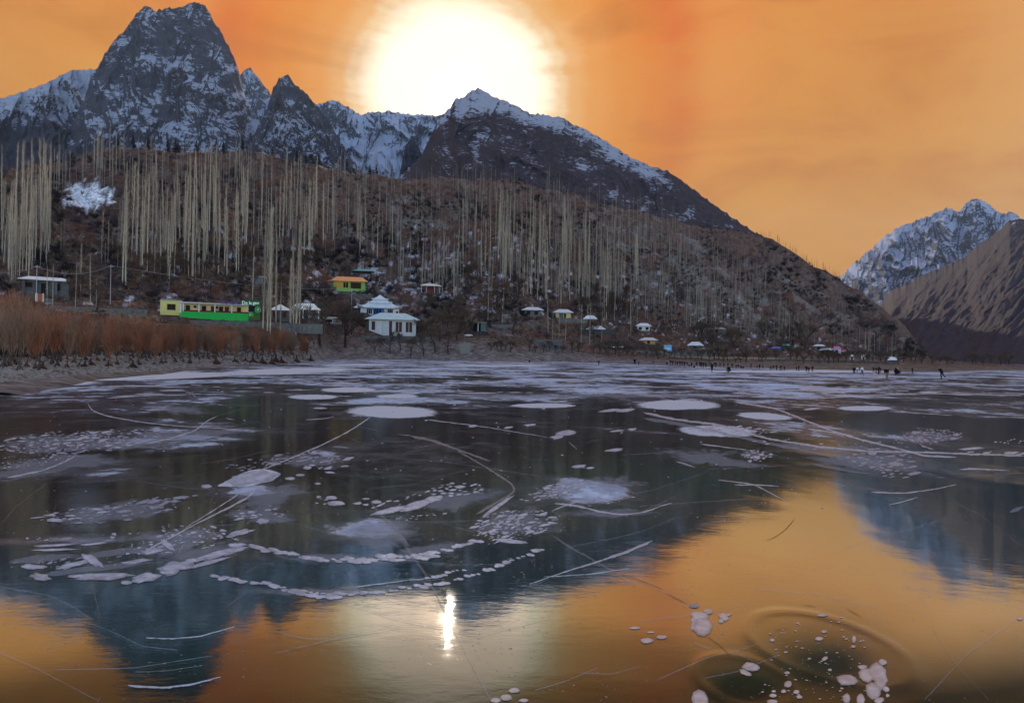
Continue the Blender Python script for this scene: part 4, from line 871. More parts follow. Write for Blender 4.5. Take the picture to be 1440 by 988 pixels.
POP = [poplar_meshes(s, wid=w, n=n, low=lo) for s, w, n, lo in ((1, .022, 80, .2), (2, .017, 60, .32), (3, .027, 100, .15), (4, .014, 46, .4), (5, .021, 75, .25), (6, .031, 120, .12), (7, .042, 170, .10), (8, .036, 130, .2))]
POPBIG = [poplar_meshes(s, wid=w, n=n, low=.06) for s, w, n in ((11, .026, 300), (12, .021, 240), (13, .034, 360))]
POPMIN = []
BARE = [bare_meshes(s, sp, 5, thick=.026, fork=3) for s, sp in ((21, .5), (22, .62), (23, .55), (24, .45))]
BARES = [bare_meshes(s, .55, 4, thick=.03, fork=4) for s in (31, 32, 33)]
WIL = [willow_meshes(s, 80, l) for s, l in ((41, 0), (42, -.2), (43, .25), (44, .1), (45, -.1))]
CON = [conifer_meshes(s) for s in (51, 52)]

# poplars: (photo x range, photo foot y at x0 and x1, half spread, tree height in photo px, count, label)
zones = [
 ((0, 70), (345, 330), 38, (60, 115), 75, 'in the pale far left grove'),
 ((12, 90), (388, 350), 14, (60, 95), 16, 'low on the far left slope'),
 ((60, 180), (268, 240), 14, (35, 60), 42, 'near the crest over the snow patch'),
 ((135, 175), (372, 362), 12, (50, 75), 10, 'in the row below the snow patch'),
 ((172, 215), (372, 350), 26, (80, 150), 20, 'just right of the snow patch'),
 ((215, 345), (368, 340), 36, (70, 120), 78, 'in the dense left stand'),
 ((180, 345), (268, 250), 16, (35, 60), 60, 'on the crest under the great peak'),
 ((340, 470), (330, 335), 28, (60, 105), 60, 'in the middle of the left slope'),
 ((340, 560), (262, 262), 14, (30, 48), 70, 'on the crest under the pointed peak'),
 ((470, 560), (330, 345), 22, (50, 85), 34, 'in the thin stand on mid slope'),
 ((560, 650), (395, 402), 14, (45, 75), 36, 'in the low middle stand'),
 ((560, 660), (300, 300), 26, (30, 50), 30, 'high on the middle slope'),
 ((650, 790), (370, 385), 34, (55, 95), 75, 'in the dense middle grove'),
 ((640, 800), (285, 300), 20, (30, 50), 60, 'high above the middle grove'),
 ((780, 900), (395, 425), 30, (50, 85), 80, 'in the grove right of middle'),
 ((790, 960), (325, 360), 26, (32, 55), 90, 'in the upper right grove'),
 ((890, 1010), (425, 455), 16, (38, 60), 60, 'in the slanting right band'),
 ((940, 1080), (365, 415), 22, (26, 42), 70, 'high on the right slope'),
 ((1000, 1110), (445, 470), 18, (26, 44), 48, 'low on the right slope'),
 ((1080, 1210), (440, 480), 22, (16, 30), 42, 'far along the right slope'),
 ((1180, 1290), (497, 503), 4, (14, 34), 26, 'on the far right shore'),
]
cand = []
for (xa, xb), (ya, yb), sp, (h0, h1), n, lab in zones:
    ctr = [random.uniform(xa, xb) for _ in range(max(2, n//7))]
    for k in range(int(n*(1.35 if xb < 600 else 2.0))):
        x_ = random.uniform(xa, xb) if random.random() < .6 else random.choice(ctr)+random.gauss(0, 6)
        w = (x_-xa)/(xb-xa); y_ = ya*(1-w)+yb*w+random.uniform(-1.25, 1.25)*sp
        if True: cand.append((x_, y_, (h0*.7+(h1-h0*.7)*random.random()**1.3)*.92, lab))
big = [(376, 465, 172, 'widest tall poplar beside the green sign wall', 2), (370, 462, 150, 'tall pale poplar touching the green sign wall', 0), (355, 424, 76, 'lone poplar directly above the green sign', 1),
       (388, 452, 120, 'thin poplar in front of the small square pavilion', 1), (380, 470, 160, 'poplar just left of the small square pavilion', 1), (394, 470, 72, 'short slim poplar in front of the small square pavilion roof', 1),
       (408, 466, 100, 'poplar between the two white-roofed pavilions', 2), (416, 470, 155, 'tallest poplar at the left end of the larger pavilion', 0), (413, 466, 128, 'poplar leaning on the gap between the pavilions', 1), (421, 462, 120, 'poplar rising before the larger pavilion roof', 1),
       (352, 340, 0, '', 0)][:-1]
for (x_, y_, h_, lab, v_) in big:
    q = hit(x_, y_)
    if q is None: continue
    p, r = q; plant('poplar_tree', POPBIG[v_], p, h_*r/F, lab, 'tree', 'big poplars by the pavilions')
lone = [(686, 452, 62), (706, 455, 52), (691, 414, 60), (736, 416, 60), (771, 474, 62), (777, 476, 40), (786, 476, 40), (795, 478, 40), (817, 484, 56), (829, 484, 62), (834, 480, 36), (846, 480, 44), (873, 408, 70), (887, 474, 40), (993, 456, 36), (1001, 458, 36), (1006, 456, 30), (1217, 504, 38), (1222, 504, 36), (1160, 470, 26), (1230, 505, 34),
        (127, 428, 62), (106, 432, 55), (113, 412, 60), (74, 432, 50), (66, 430, 48), (135, 436, 40), (478, 396, 0)][:-1]
for (x_, y_, h_) in lone:
    q = hit(x_, y_)
    if q is None: continue
    p, r = q; plant('poplar_tree', random.choice(POP), p, h_*r/F, size_word(h_, 25, 70)+' slim bare poplar standing apart in the village fields by '+lm(x_), 'tree', 'poplars among the village fields')
ok = []
for c in cand:
    q = hit(c[0], c[1])
    if q is not None: ok.append((c, q))
ok.sort(key=lambda c: -c[0][2]); NIND = 300-len(big)-len(lone)
for (c, (p, r)) in ok[:NIND]:
    wv = random.uniform(.75, 1.25); plant('poplar_tree', random.choice(POP), p, c[2]*r/F, size_word(c[2], 30, 130)+(' broad' if wv > 1.1 else (' thin' if wv < .9 else ''))+' poplar '+c[3]+', above '+lm(c[0]), 'tree', 'poplars '+c[3], wv)
def flat_copy(meshes, lst, name, label, mtl, rot=True):
    """one joined mesh of many small plants"""
    VV = []; FF = []; MI = []; o_ = 0
    arr = []
    for me in meshes:
        v = np.empty(len(me.vertices)*3, np.float32); me.vertices.foreach_get('co', v); f = np.empty(len(me.loops), np.int32); me.loops.foreach_get('vertex_index', f); arr.append((v.reshape(-1, 3), f.reshape(-1, 4)))
    for (p, h, vi, ws) in lst:
        v, f = arr[vi]; a = random.uniform(0, 2*PI); c_, s_ = math.cos(a), math.sin(a)
        w = np.stack([(v[:, 0]*c_-v[:, 1]*s_)*h*ws+p[0], (v[:, 0]*s_+v[:, 1]*c_)*h*ws+p[1], v[:, 2]*h+p[2]], -1); VV.append(w); FF.append(f+o_); o_ += len(v)
    if not VV: return None
    o = link(name, npmesh(name, np.concatenate(VV), np.concatenate(FF), mtl)); tag(o, label, None, None, 'stuff'); return o
def mini_poplar(seed):
    r = random.Random(seed); s = [(np.array([0, 0, -.02]), np.array([0, 0, .6]), .006, .003), (np.array([0, 0, .6]), np.array([0, 0, 1.]), .004, .001)]
    for i in range(26):
        z = .15+.78*r.random(); th = r.uniform(0, 2*PI); e_ = .018*r.uniform(.5, 1.1); s.append((np.array([0, 0, z]), np.array([math.cos(th)*e_, math.sin(th)*e_, z+r.uniform(.07, .14)]), .0026, .0006))
    return twig_mesh('far_poplar', s, M_TWIG)
MP = [mini_poplar(s) for s in (61, 62, 63)]
M_TWIGF = simple('far_poplar_twigs', (.29, .235, .19), .85, .3, .3)
flat_copy(MP, [(p, c[2]*r/F, random.randrange(3), random.uniform(.9, 1.3)) for (c, (p, r)) in ok[NIND:]], 'far_poplars', 'mass of slim bare poplars higher and farther on the slope', M_TWIGF)
# tiny trees on the falling ridge line at the right
rl = []
for k in range(150):
    x_ = random.uniform(1060, 1300); 
    ycr = np.interp(x_, [1080, 1150, 1200, 1260, 1300], [334, 373, 404, 448, 490])
    q = None; yy = ycr-6
    while q is None and yy < ycr+40: yy += 1.5; q = hit(x_, yy)
    if q is not None: rl.append((q[0], random.uniform(5, 12)*q[1]/F, random.randrange(3), 2.0))
flat_copy(MP, rl, 'ridge_trees', 'tiny trees lined up along the falling ridge at the right', M_DTWIG)
# dark conifers on the crest
for (x_, h_) in ((165, 10), (187, 14), (208, 12), (236, 12), (247, 14), (250, 11), (276, 14), (304, 15), (314, 12), (341, 13), (383, 9), (417, 12), (430, 10), (447, 13), (487, 14), (520, 10), (529, 11), (551, 12)):
    q = None; yy = 190
    while q is None and yy < 300: yy += 1.5; q = hit(x_, yy)
    if q is None: continue
    p, r = q
    plant('conifer', random.choice(CON), p, (h_+5)*r/F, size_word(h_, 8, 16)+' dark conifer on the crest, '+ordw([165, 187, 208, 236, 247, 250, 276, 304, 314, 341, 383, 417, 430, 447, 487, 520, 529, 551].index(x_)+1)+' conifer from the left', 'tree', 'dark conifers on the crest', 1.0)
# scrub on the slopes
def scrub_mesh(seed, n=34):
    r = random.Random(seed); s = []
    for i in range(n):
        th = r.uniform(0, 2*PI); el = r.uniform(.25, 1.5); L = r.uniform(.5, 1.); d = np.array([math.cos(th)*math.cos(el), math.sin(th)*math.cos(el), math.sin(el)]); b0 = d*r.uniform(.0, .45); s.append((b0, d*L+np.array([0, 0, .05]), .030, .010))
    return twig_mesh('scrub', s, M_DTWIG)
SCR = [scrub_mesh(s) for s in (71, 72, 73)]
M_SC = [simple('rust_twigs', (.165, .080, .055), .9, .4, .35), simple('plum_twigs', (.095, .062, .070), .9, .4, .35), simple('dark_scrub_twigs', (.030, .024, .024), .9, .4, .35), simple('tan_twigs', (.24, .175, .125), .9, .4, .35)]
lists = [[], [], [], []]
for k in range(12500):
    x_ = random.uniform(-30, 1300); top = np.interp(x_, [-30, 0, 150, 400, 560, 760, 860, 1060, 1180, 1300], [238, 238, 208, 218, 250, 255, 285, 330, 392, 495])
    bot = np.interp(x_, [0, 400, 640, 900, 1100, 1300], [410, 440, 470, 480, 495, 503]); y_ = top+(bot-top)*random.random()
    if 90 < x_ < 160 and 255 < y_ < 298 and random.random() < .93: continue
    nzv = float(vnoise(np.array(x_/34.), np.array(y_/22.), 5)); 
    if nzv+random.uniform(-.25, .25) < (-.12 if y_ < 400 else -.02): continue
    q = hit(x_, y_)
    if q is None: continue
    p, r = q; sz = random.uniform(3., 8.5)*r/F*(1.25 if y_ > 340 else .9)*(.6 if x_ > 850 else 1)
    nv = float(vnoise(np.array(x_/60.), np.array(y_/35.), 9)); mi = 0 if nv > .16 else (1 if nv > -.06 else 2)
    if random.random() < .12: mi = 3
    if x_ > 850 and mi == 0 and random.random() < .25: mi = 1
    lists[mi].append((p, sz, random.randrange(3), random.uniform(.8, 1.3)))
for L_, mt_, nm, lb in zip(lists, M_SC, ('rusty_scrub', 'plum_scrub', 'dark_scrub', 'tan_scrub'), ('rust brown bare scrub covering the slope', 'purplish bare scrub covering the slope', 'dark bare scrub in the gullies of the slope', 'pale tan bare scrub dotted over the slope')):
    flat_copy(SCR, L_, nm, lb, mt_)
# round bare orchard trees around the village
def scatter_trees(n, xr, yr, hr, label, group, protos, kind='bare_tree', wsc=1.0, avoid=True):
    k = 0; tries = 0
    while k < n and tries < n*6:
        tries += 1; x_ = random.uniform(*xr); w = (x_-xr[0])/(xr[1]-xr[0]); y_ = yr[0][0]*(1-w)+yr[1][0]*w+random.uniform(0, 1)*((yr[0][1]-yr[0][0])*(1-w)+(yr[1][1]-yr[1][0])*w)
        if avoid and any(a < x_ < b_ and c < y_ < d+26 for a, b_, c, d in KEEP): continue
        q = hit(x_, y_)
        if q is None: continue
        p, r = q; h_ = random.uniform(*hr); lo_ = y_ > (yr[0][0]+yr[0][1])/2; plant(kind, random.choice(protos), p, h_*r/F, size_word(h_, *hr)+' '+label+(', low by ' if lo_ else ', higher behind ')+lm(x_), 'tree', group, wsc); k += 1
KEEP = [(225, 370, 420, 450), (376, 450, 424, 450), (510, 595, 414, 476), (496, 570, 412, 446), (460, 522, 386, 412), (586, 626, 396, 414), (490, 532, 372, 386), (34, 94, 388, 416), (730, 768, 426, 446), (775, 810, 430, 450), (890, 920, 452, 468), (896, 928, 472, 486), (930, 946, 482, 498), (964, 992, 478, 492), (1138, 1204, 474, 502), (1246, 1266, 500, 512), (655, 690, 445, 480)]
scatter_trees(34, (70, 470), ((372, 440), (372, 440)), (20, 38), 'bare brown tree on the left terraces', 'bare trees behind the green building', BARE, wsc=1.1)
scatter_trees(26, (445, 700), ((384, 470), (395, 470)), (20, 36), 'bare brown tree between the middle houses', 'bare trees between the middle houses', BARE, wsc=1.1)
scatter_trees(30, (690, 900), ((400, 470), (430, 485)), (18, 34), 'bare brown tree among the small huts', 'bare trees among the small huts', BARE, wsc=1.15)
scatter_trees(30, (900, 1180), ((455, 490), (480, 500)), (14, 28), 'bare tree at the right slope foot', 'bare trees at the foot of the right slope', BARES, wsc=1.15)
for (x_, y_, h_, lab) in ((450, 487, 72, 'large round bare tree right of the larger pavilion'), (486, 488, 62, 'large dark-trunked bare tree left of the white house'), (527, 497, 26, 'small pollard in front of the left corner of the white house'), (549, 497, 34, 'small pollard before the plank wall of the white house'), (563, 493, 28, 'small pollard before the brown door of the white house'), (577, 502, 34, 'small pollard nearest the shore by the white house'),
        (596, 500, 34, 'small bare tree just right of the white house'), (612, 495, 40, 'bare tree two steps right of the white house'), (618, 480, 46, 'round bare tree behind the shore path right of the white house'), (630, 496, 34, 'leaning shore tree between white house and stone pillar'), (642, 478, 40, 'bare tree above the shore left of the shed'), (661, 470, 44, 'dark spreading tree in front of the shed'), (600, 478, 36, 'thin bare tree close behind the white house end')):
    q = hit(x_, y_)
    if q is None: continue
    p, r = q; plant('bare_tree', random.choice(BARE), p, h_*r/F, lab, 'tree', 'bare trees around the white house', 1.05)
# hedge of small trees along the long shore
x_ = 690
while x_ < 1420:
    yb_ = np.interp(x_, [690, 860, 1000, 1300, 1420], [494, 501, 509, 513, 514]); q = hit(x_, yb_-random.uniform(0, 4))
    if q is not None and random.random() < .86:
        p, r = q; lab, grp = ('reddish bare tree in the middle shore hedge', 'hedge trees on the middle shore') if x_ < 1000 else ('bare tree on the sandy right shore', 'hedge trees on the right shore')
        hh_ = random.uniform(11, 22); plant('shore_tree', random.choice(BARES), p, hh_*r/F*(1 if x_ < 1250 else .7), size_word(hh_, 11, 22)+' '+lab+' before '+lm(x_), 'tree', grp, 1.2)
    x_ += random.uniform(5, 11)
# orange willows on the left bank
WX = []
WT = lambda x: float(np.interp(x, [-30, 0, 40, 80, 130, 200, 300, 400, 440], [424, 426, 430, 440, 446, 452, 462, 462, 472]))
for k in range(40):
    x_ = 4+k*11+random.uniform(-4, 4); y_ = float(np.interp(x_, [0, 130, 300, 440], [519, 514, 507.5, 505]))+random.uniform(-6, 3); WX.append((x_, y_, y_-WT(x_)+random.uniform(-14, 4), 0))
for k in range(190):
    x_ = random.uniform(-30, 436); w = random.random(); ytop = np.interp(x_, [0, 130, 300, 440], [492, 492, 491, 489]); ybot = np.interp(x_, [0, 130, 300, 440], [512, 507, 503, 501]); y_ = ytop+(ybot-ytop)*w
    WX.append((x_, y_, max(16, y_-WT(x_)+random.uniform(-16, 6)), 1))
for (x_, y_, h_, row) in WX:
    h0_ = h_; h_ = h_*random.uniform(.8, 1.03)
    q = hit(x_, y_)
    if q is None: continue
    p, r = q
    if row == 0: plant('willow', random.choice(WIL), p, h_*r/F, ordw(min(WX.index((x_, y_, h0_, row))+1, 40))+' willow from the left in the front row on the stony bank', 'tree', 'front row of willows on the left bank', 1.0)
    else: plant('willow', random.choice(WIL), p, h_*r/F, size_word(h_, 20, 80)+' orange-twigged willow in the '+('back' if y_ < 494 else ('middle' if y_ < 501 else 'front'))+' of the thicket near '+lm(x_), 'tree', 'willow thicket on the left bank', 1.0)

# ------------------------------------------------------------------ rocks, stumps
def rock_mesh(seed, sub=2):
    import bmesh
    bm = bmesh.new(); bmesh.ops.create_icosphere(bm, subdivisions=sub, radius=1); r = random.Random(seed)
    sc3 = (r.uniform(.8, 1.3), r.uniform(.6, 1.), r.uniform(.45, .75)); pl = [(Vector((r.gauss(0, 1), r.gauss(0, 1), r.gauss(0, .7))).normalized(), r.uniform(.6, .9)) for _ in range(7)]
    for v in bm.verts:
        for n_, d_ in pl:
            k = v.co.dot(n_)
            if k > d_: v.co -= n_*(k-d_)
        v.co = Vector((v.co.x*sc3[0], v.co.y*sc3[1], v.co.z*sc3[2]))
    me = bpy.data.meshes.new('boulder'); bm.to_mesh(me); bm.free(); me.materials.append(M_STONE); return me
RK = [rock_mesh(s) for s in range(80, 86)]; RKL = [rock_mesh(s, 1) for s in range(86, 89)]
for k in range(70):
    x_ = random.uniform(0, 440); y_ = float(np.interp(x_, [0, 60, 130, 220, 300, 440], [528, 525, 519, 516, 510, 506]))-random.random()**1.5*14; q = hit(x_, y_)
    if q is None: continue
    p, r = q; s_ = random.uniform(1.6, 5.5)*r/F*(1.5 if random.random() < .12 else 1); o = link('boulder', random.choice(RK)); o.location = (p[0], p[1], p[2]+s_*.1); o.scale = (s_, s_, s_); o.rotation_euler = (random.uniform(-.3, .3), random.uniform(-.3, .3), random.uniform(0, 6))
    tag(o, ('big' if s_*F/r > 4.5 else ('middling' if s_*F/r > 3 else 'small'))+(' boulder at the ice edge' if y_ > float(np.interp(x_, [0, 60, 130, 220, 300, 440], [528, 525, 519, 516, 510, 506]))-5 else ' boulder up among the willow stems')+' of the left bank below '+lm(x_), 'boulder', 'boulders on the left bank')
for (x_, y_, s_, lab) in ((10, 524, 9, 'largest pale boulder at the left edge by the ice'), (27, 526, 6, 'rounded boulder right of the largest pale one'), (612, 501, 4, 'flat boulder on the shore below the white house'), (694, 506, 5, 'tilted slab on the sandy shore right of the stone pillar'), (740, 505, 3.4, 'pale small boulder by the middle shore'), (512, 500, 3.5, 'square pale stone on the shore left of the white house')):
    q = hit(x_, y_)
    if q is None: continue
    p, r = q; s_ = s_*r/F; o = link('boulder', random.choice(RK)); o.location = tuple(p); o.scale = (s_, s_*.8, s_*.9); o.rotation_euler = (0, 0, random.uniform(0, 6)); tag(o, lab, 'boulder')
def stones(name, label, n, fx, mt_, sz):
    VV = []; FF = []; o_ = 0
    arr = []
    for me in RKL:
        v = np.array([tuple(q.co) for q in me.vertices]); f = np.array([tuple(q.vertices) for q in me.polygons]); arr.append((v, f))
    for k in range(n):
        x_, y_ = fx(); q = hit(x_, y_)
        if q is None: continue
        p, r = q; s_ = random.uniform(*sz)*r/F; v, f = random.choice(arr); a = random.uniform(0, 6); c_, s2 = math.cos(a), math.sin(a)
        VV.append(np.stack([(v[:, 0]*c_-v[:, 1]*s2)*s_+p[0], (v[:, 0]*s2+v[:, 1]*c_)*s_+p[1], v[:, 2]*s_+p[2]], -1)); FF.append(f+o_); o_ += len(v)
    o = link(name, npmesh(name, np.concatenate(VV), np.concatenate(FF), mt_)); tag(o, label, None, None, 'stuff')
def f_left():
    x_ = random.uniform(0, 445); return x_, float(np.interp(x_, [0, 60, 130, 220, 300, 440], [538, 533, 526, 522, 514, 509]))-random.random()**1.15*30
def f_mid():
    x_ = random.uniform(445, 900); return x_, float(np.interp(x_, [445, 560, 700, 900], [503, 503, 506, 509]))-random.random()**1.5*14
def f_slope():
    c = random.random()
    if c < .45: return random.uniform(440, 860), random.uniform(400, 480)
    if c < .7: return random.uniform(60, 440), random.uniform(385, 440)
    x_ = random.uniform(860, 1150); return x_, 400+(x_-860)*.3+random.uniform(-20, 30)
stones('shingle', 'grey stones and shingle covering the left bank', 3400, f_left, M_STONE, (.5, 3.0))
stones('shingle', 'broken stones along the middle shore', 500, f_mid, M_STONE, (.4, 1.6))
stones('field_stones', 'grey stones strewn over terraces and scree', 2600, f_slope, simple('pale_field_stone', (.25, .24, .22), .9, .5, 1.2), (.35, 1.3))
M_ROOT = simple('rust_brown_roots', (.060, .028, .020), .95, .3, 4., bump=.5)
def stump(seed):
    r = random.Random(seed); s = [(np.array([0, 0, -.1]), np.array([r.uniform(-.1, .1), 0, .9]), .26, .10)]
    for k in range(9):
        th = k*2*PI/9+r.uniform(-.2, .2); L = r.uniform(.6, 1.1); s.append((np.array([0, 0, .45]), np.array([math.cos(th)*L*.5, math.sin(th)*L*.5, .15]), .16, .09)); s.append((np.array([math.cos(th)*L*.5, math.sin(th)*L*.5, .15]), np.array([math.cos(th)*L, math.sin(th)*L, -.1]), .09, .03))
    return twig_mesh('stump_wood', s, M_ROOT, 6)
STM = [stump(s) for s in (91, 92, 93)]
for (x_, y_, h_) in ((24, 514, 9), (60, 521, 11), (75, 514, 6), (119, 517, 9), (128, 514, 8), (152, 517, 9), (187, 518, 11), (196, 514, 7), (227, 511, 7), (247, 510, 6), (304, 513, 12), (356, 511, 11), (369, 512, 11), (382, 513, 10), (388, 510, 12), (396, 511, 10), (417, 511, 11), (437, 511, 11), (330, 510, 8), (345, 509, 7), (266, 512, 7)):
    q = hit(x_, y_-1)
    if q is None: continue
    p, r = q; s_ = h_*r/F; o = link('tree_stump', random.choice(STM)); o.location = tuple(p); o.scale = (s_*.75, s_*.75, s_); o.rotation_euler = (0, 0, random.uniform(0, 6))
    tag(o, ('taller' if h_ > 9.5 else 'low')+' rust brown root stump at the ice below '+lm(x_), 'stump', 'root stumps along the left bank')

# ------------------------------------------------------------------ buildings
def flip(o): return o
def hip_roof(mb, x0, x1, y0, y1, z0, h, inset, th=.18, up=0.):
    ix = inset; ym = (y0+y1)/2
    lo = [(x0, y0, z0+up), (x1, y0, z0+up), (x1, y1, z0+up), (x0, y1, z0+up)]
    bo = [(a, b_, c-th) for a, b_, c in lo]; ri = [(x0+ix, ym, z0+h), (x1-ix, ym, z0+h)]
    return mb.add(lo+bo+ri, [(0, 1, 9, 8), (2, 3, 8, 9), (1, 2, 9), (3, 0, 8), (0, 4, 5, 1), (1, 5, 6, 2), (2, 6, 7, 3), (3, 7, 4, 0), (4, 7, 6, 5)])
def opening(e, x0, x1, z0, z1, kind='window', fm=None, pm=None, y=0., mull=0):
    fm = fm or M_BRN; pm = pm or M_DARK; w = max(.12, (x1-x0)*.08)
    m_ = MB(); m_.box(x0, x0+w, y-.14, y+.02, z0, z1); m_.box(x1-w, x1, y-.14, y+.02, z0, z1); m_.box(x0+w, x1-w, y-.14, y+.02, z1-w, z1); m_.box(x0+w, x1-w, y-.14, y+.02, z0, z0+w)
    for i in range(mull):
        c = x0+(x1-x0)*(i+1)/(mull+1); m_.box(c-w*.35, c+w*.35, y-.13, y+.02, z0+w, z1-w)
    p_ = empty(kind, (0, 0, 0)); bpy.data.objects.remove(p_)
    if kind == 'door':
        d = MB().box(x0, x1, y-.12, y+.02, z0, z1).build('door', pm, e)
        MB().box(x0+(x1-x0)*.78, x0+(x1-x0)*.86, y-.22, y-.121, (z0+z1)/2-.1, (z0+z1)/2+.1).build('handle', M_METAL, d); return d
    f = m_.build(kind, fm, e); MB().box(x0+w, x1-w, y-.05, y+.01, z0+w, z1-w).build('pane', pm, f); return f
def house(key, name, label, wall, roof, wpx, hpx, rpx, over=3.0, inset=.28, openings=(), depth=.6, group=None, cat='house', wx0=None, yaw=0., found=True, curl=0):
    p, s, rz = B[key]; e = empty(name, p, rz+yaw); tag(e, label, cat, group)
    W_ = wpx*s; H_ = hpx*s; D_ = W_*depth; o_ = over*s; x0 = -W_/2; x1 = W_/2
    MB().box(x0, x1, 0, D_, 0, H_).build('wall', wall, e)
    if found: MB().box(x0-.3, x1+.3, -.3, D_+.3, -4, .05).build('foundation', M_WALLST, e)
    m_ = MB(); hip_roof(m_, x0-o_, x1+o_, -o_, D_+o_, H_+.003+.18, rpx*s, (W_+2*o_)*inset)
    rf = m_.build('roof', roof, e)
    for q in openings:
        k, a, b_, c, d = q[:5]; fm = q[5] if len(q) > 5 else None; pm = q[6] if len(q) > 6 else None; opening(e, x0+a*W_, x0+b_*W_, c*H_, d*H_, k, fm, pm, mull=(q[7] if len(q) > 7 else 0))
    return e, W_, H_, D_, s, rf
# white plank house on the shore
e, W_, H_, D_, s, rf = house('white', 'white_house', 'white single-storey house with pale green hipped roof near the shore', M_WHITE, M_LROOF, 64, 22, 10, 6, .27,
    [('window', .045, .135, .32, .90, M_WHITE, M_BRN), ('window', .55, .71, .20, .92, M_WHITE, M_BRN, 1), ('window', .765, .93, .20, .92, M_WHITE, M_BRN, 1), ('door', .425, .485, .02, .93, None, M_BRN)], .55)
for k in range(9): MB().box(-W_/2+W_*(.155+k*.029), -W_/2+W_*(.155+k*.029+.026), -.09, .01, .05*H_, .95*H_).build('plank', M_WHITE, e)
for a in (.0, .505, .735, .965): MB().box(-W_/2+W_*a, -W_/2+W_*(a+.03), -.2, .005, 0, H_*.985).build('pillar', M_WHITE, e)
MB().box(-W_/2-4*s, -W_/2-.02, 2, D_*.9, 0, H_*.9).build('side_wall', M_GREY, e)
# pagoda-roofed house
p, s, rz = B['pagoda']; e = empty('pagoda_house', p, rz); tag(e, 'white house with three stacked upturned pagoda roofs behind the white house', 'house')
W_ = 50*s; MB().box(-W_/2, W_/2+2*s, 0, 26*s, 0, 10*s).build('wall', M_WHITE, e)
MB().box(-W_/2-.3, W_/2+2*s+.3, -.3, 26*s, -4, .04).build('foundation', M_WALLST, e)
def curl_roof(name, hw, hd, z0, h, top, cx=0., cy=0., mt_=None):
    n = 6; V = []; mb = MB(); lift = .16*hw if hw > 8*s else .22*hw
    rings = []
    for t_ in np.linspace(0, 1, n):
        k = 1-(1-top)*t_; zz = z0+h*(t_**1.5); ring = []
        for i in range(32):
            th = 2*PI*i/32; c_, s_ = math.cos(th), math.sin(th); m_ = max(abs(c_), abs(s_)); u, v_ = c_/m_, s_/m_; corner = (abs(u)*abs(v_))**7
            ring.append((cx+u*hw*k*(1+.05*corner*(1-t_)), cy+v_*hd*k, zz+lift*corner*(1-t_)**3))
        rings.append(ring)
    allv = [q for r_ in rings for q in r_]; fs = []
    for a in range(n-1):
        for i in range(32): j = (i+1) % 32; fs.append((a*32+i, a*32+j, (a+1)*32+j, (a+1)*32+i))
    fs.append(tuple((n-1)*32+i for i in range(32)))
    und = [(x, y, z-.25*s*2) for x, y, z in rings[0]]; b0 = len(allv); allv += und
    for i in range(32): j = (i+1) % 32; fs.append((i, b0+i, b0+j, j))
    fs.append(tuple(b0+31-i for i in range(32)))
    mb.add(allv, fs); return mb.build(name, mt_ or M_WROOF, e)
curl_roof('roof', 30*s, 18*s, 10*s+.01, 8*s, .5, 1*s, 13*s); MB().box(-11*s, 13*s, 4*s, 20*s, 15.5*s, 18*s).build('upper_wall', M_WHITE, e)
curl_roof('roof', 16*s, 11*s, 17*s, 6*s, .45, 1*s, 12*s); MB().box(-6*s, 8*s, 6*s, 17*s, 21*s, 22.5*s).build('upper_wall', M_WHITE, e); curl_roof('roof', 11*s, 8*s, 22*s, 7*s, .05, 1*s, 12*s)
curl_roof('porch_roof', 9*s, 9*s, 10.3*s, 3*s, .5, -27*s, 22*s)
opening(e, -17*s, -9*s, 1*s, 9*s, 'window', M_METAL, M_DARK, mull=2); opening(e, -8*s, 7*s, .5*s, 9*s, 'window', M_BLUEP, M_DARK, mull=3); MB().box(3*s, 6*s, -.2, .01, .3*s, 9*s).build('door', M_BLUEP, e); opening(e, 11*s, 19*s, 1*s, 9*s, 'window', M_METAL, M_DARK, mull=2); opening(e, 23*s, 26*s, 3*s, 6*s)
# orange-roofed house
e, W_, H_, D_, s, rf = house('orange', 'orange_roofed_house', 'yellow and green house with orange hipped roof and side wing on the slope', M_LGRN, M_OROOF, 42, 12, 7, 3.2, .14,
    [('window', .06, .26, .30, .92, M_OCH, M_OCH, 2), ('window', .30, .48, .22, .92, M_OCH, M_DARK, 1), ('window', .54, .88, .15, .92, M_BRN, M_DARK, 4)], .5, found=True)
hip_roof(MB(), -W_/2-9*s, -W_/2+1*s, -1*s, D_, H_*.9, 4*s, 3*s).build('wing_roof', M_RROOF, e); MB().box(-W_/2-7*s, -W_/2-.03, .5, D_*.8, 0, H_*.86).build('wing_wall', M_GREY, e)
MB().box(-W_/2+4*s, W_/2+1*s, -2*s, -.5*s, -4*s, 2.2*s).build('terrace_wall', M_LGRN, e)
# red porch house
e, W_, H_, D_, s, rf = house('redpor', 'porch_house', 'small house with pale roof and open porch with red cloth on the slope', M_BRN, M_CROOF, 18, 9.5, 3.6, 6, .25, [('window', .2, .75, .15, .55, M_MAR, simple('red_cloth', (.30, .02, .03), .8, .1)), ('door', .82, .93, .05, .85, None, M_DARK)], .6)
for a in (-13, -6, 5, 12): MB().box(a*s-.2, a*s+.2, -4*s, -4*s+.4, -1*s, H_+.05).build('post', M_METAL, e)
MB().box(-15*s, 15*s, -5*s, 0, -1.2*s, -.02).build('porch_floor', M_WALLST, e)
def simple_house(key, name, label, wall, roof, w, h, r, over, ops, group=None, inset=.28): return house(key, name, label, wall, roof, w, h, r, over, inset, ops, .6, group)
simple_house('teal', 'teal_roofed_house', 'low house with teal roof highest above the orange-roofed house', M_DARK, M_TROOF, 22, 2.5, 3.2, 4, [('window', .2, .4, .2, .8)])
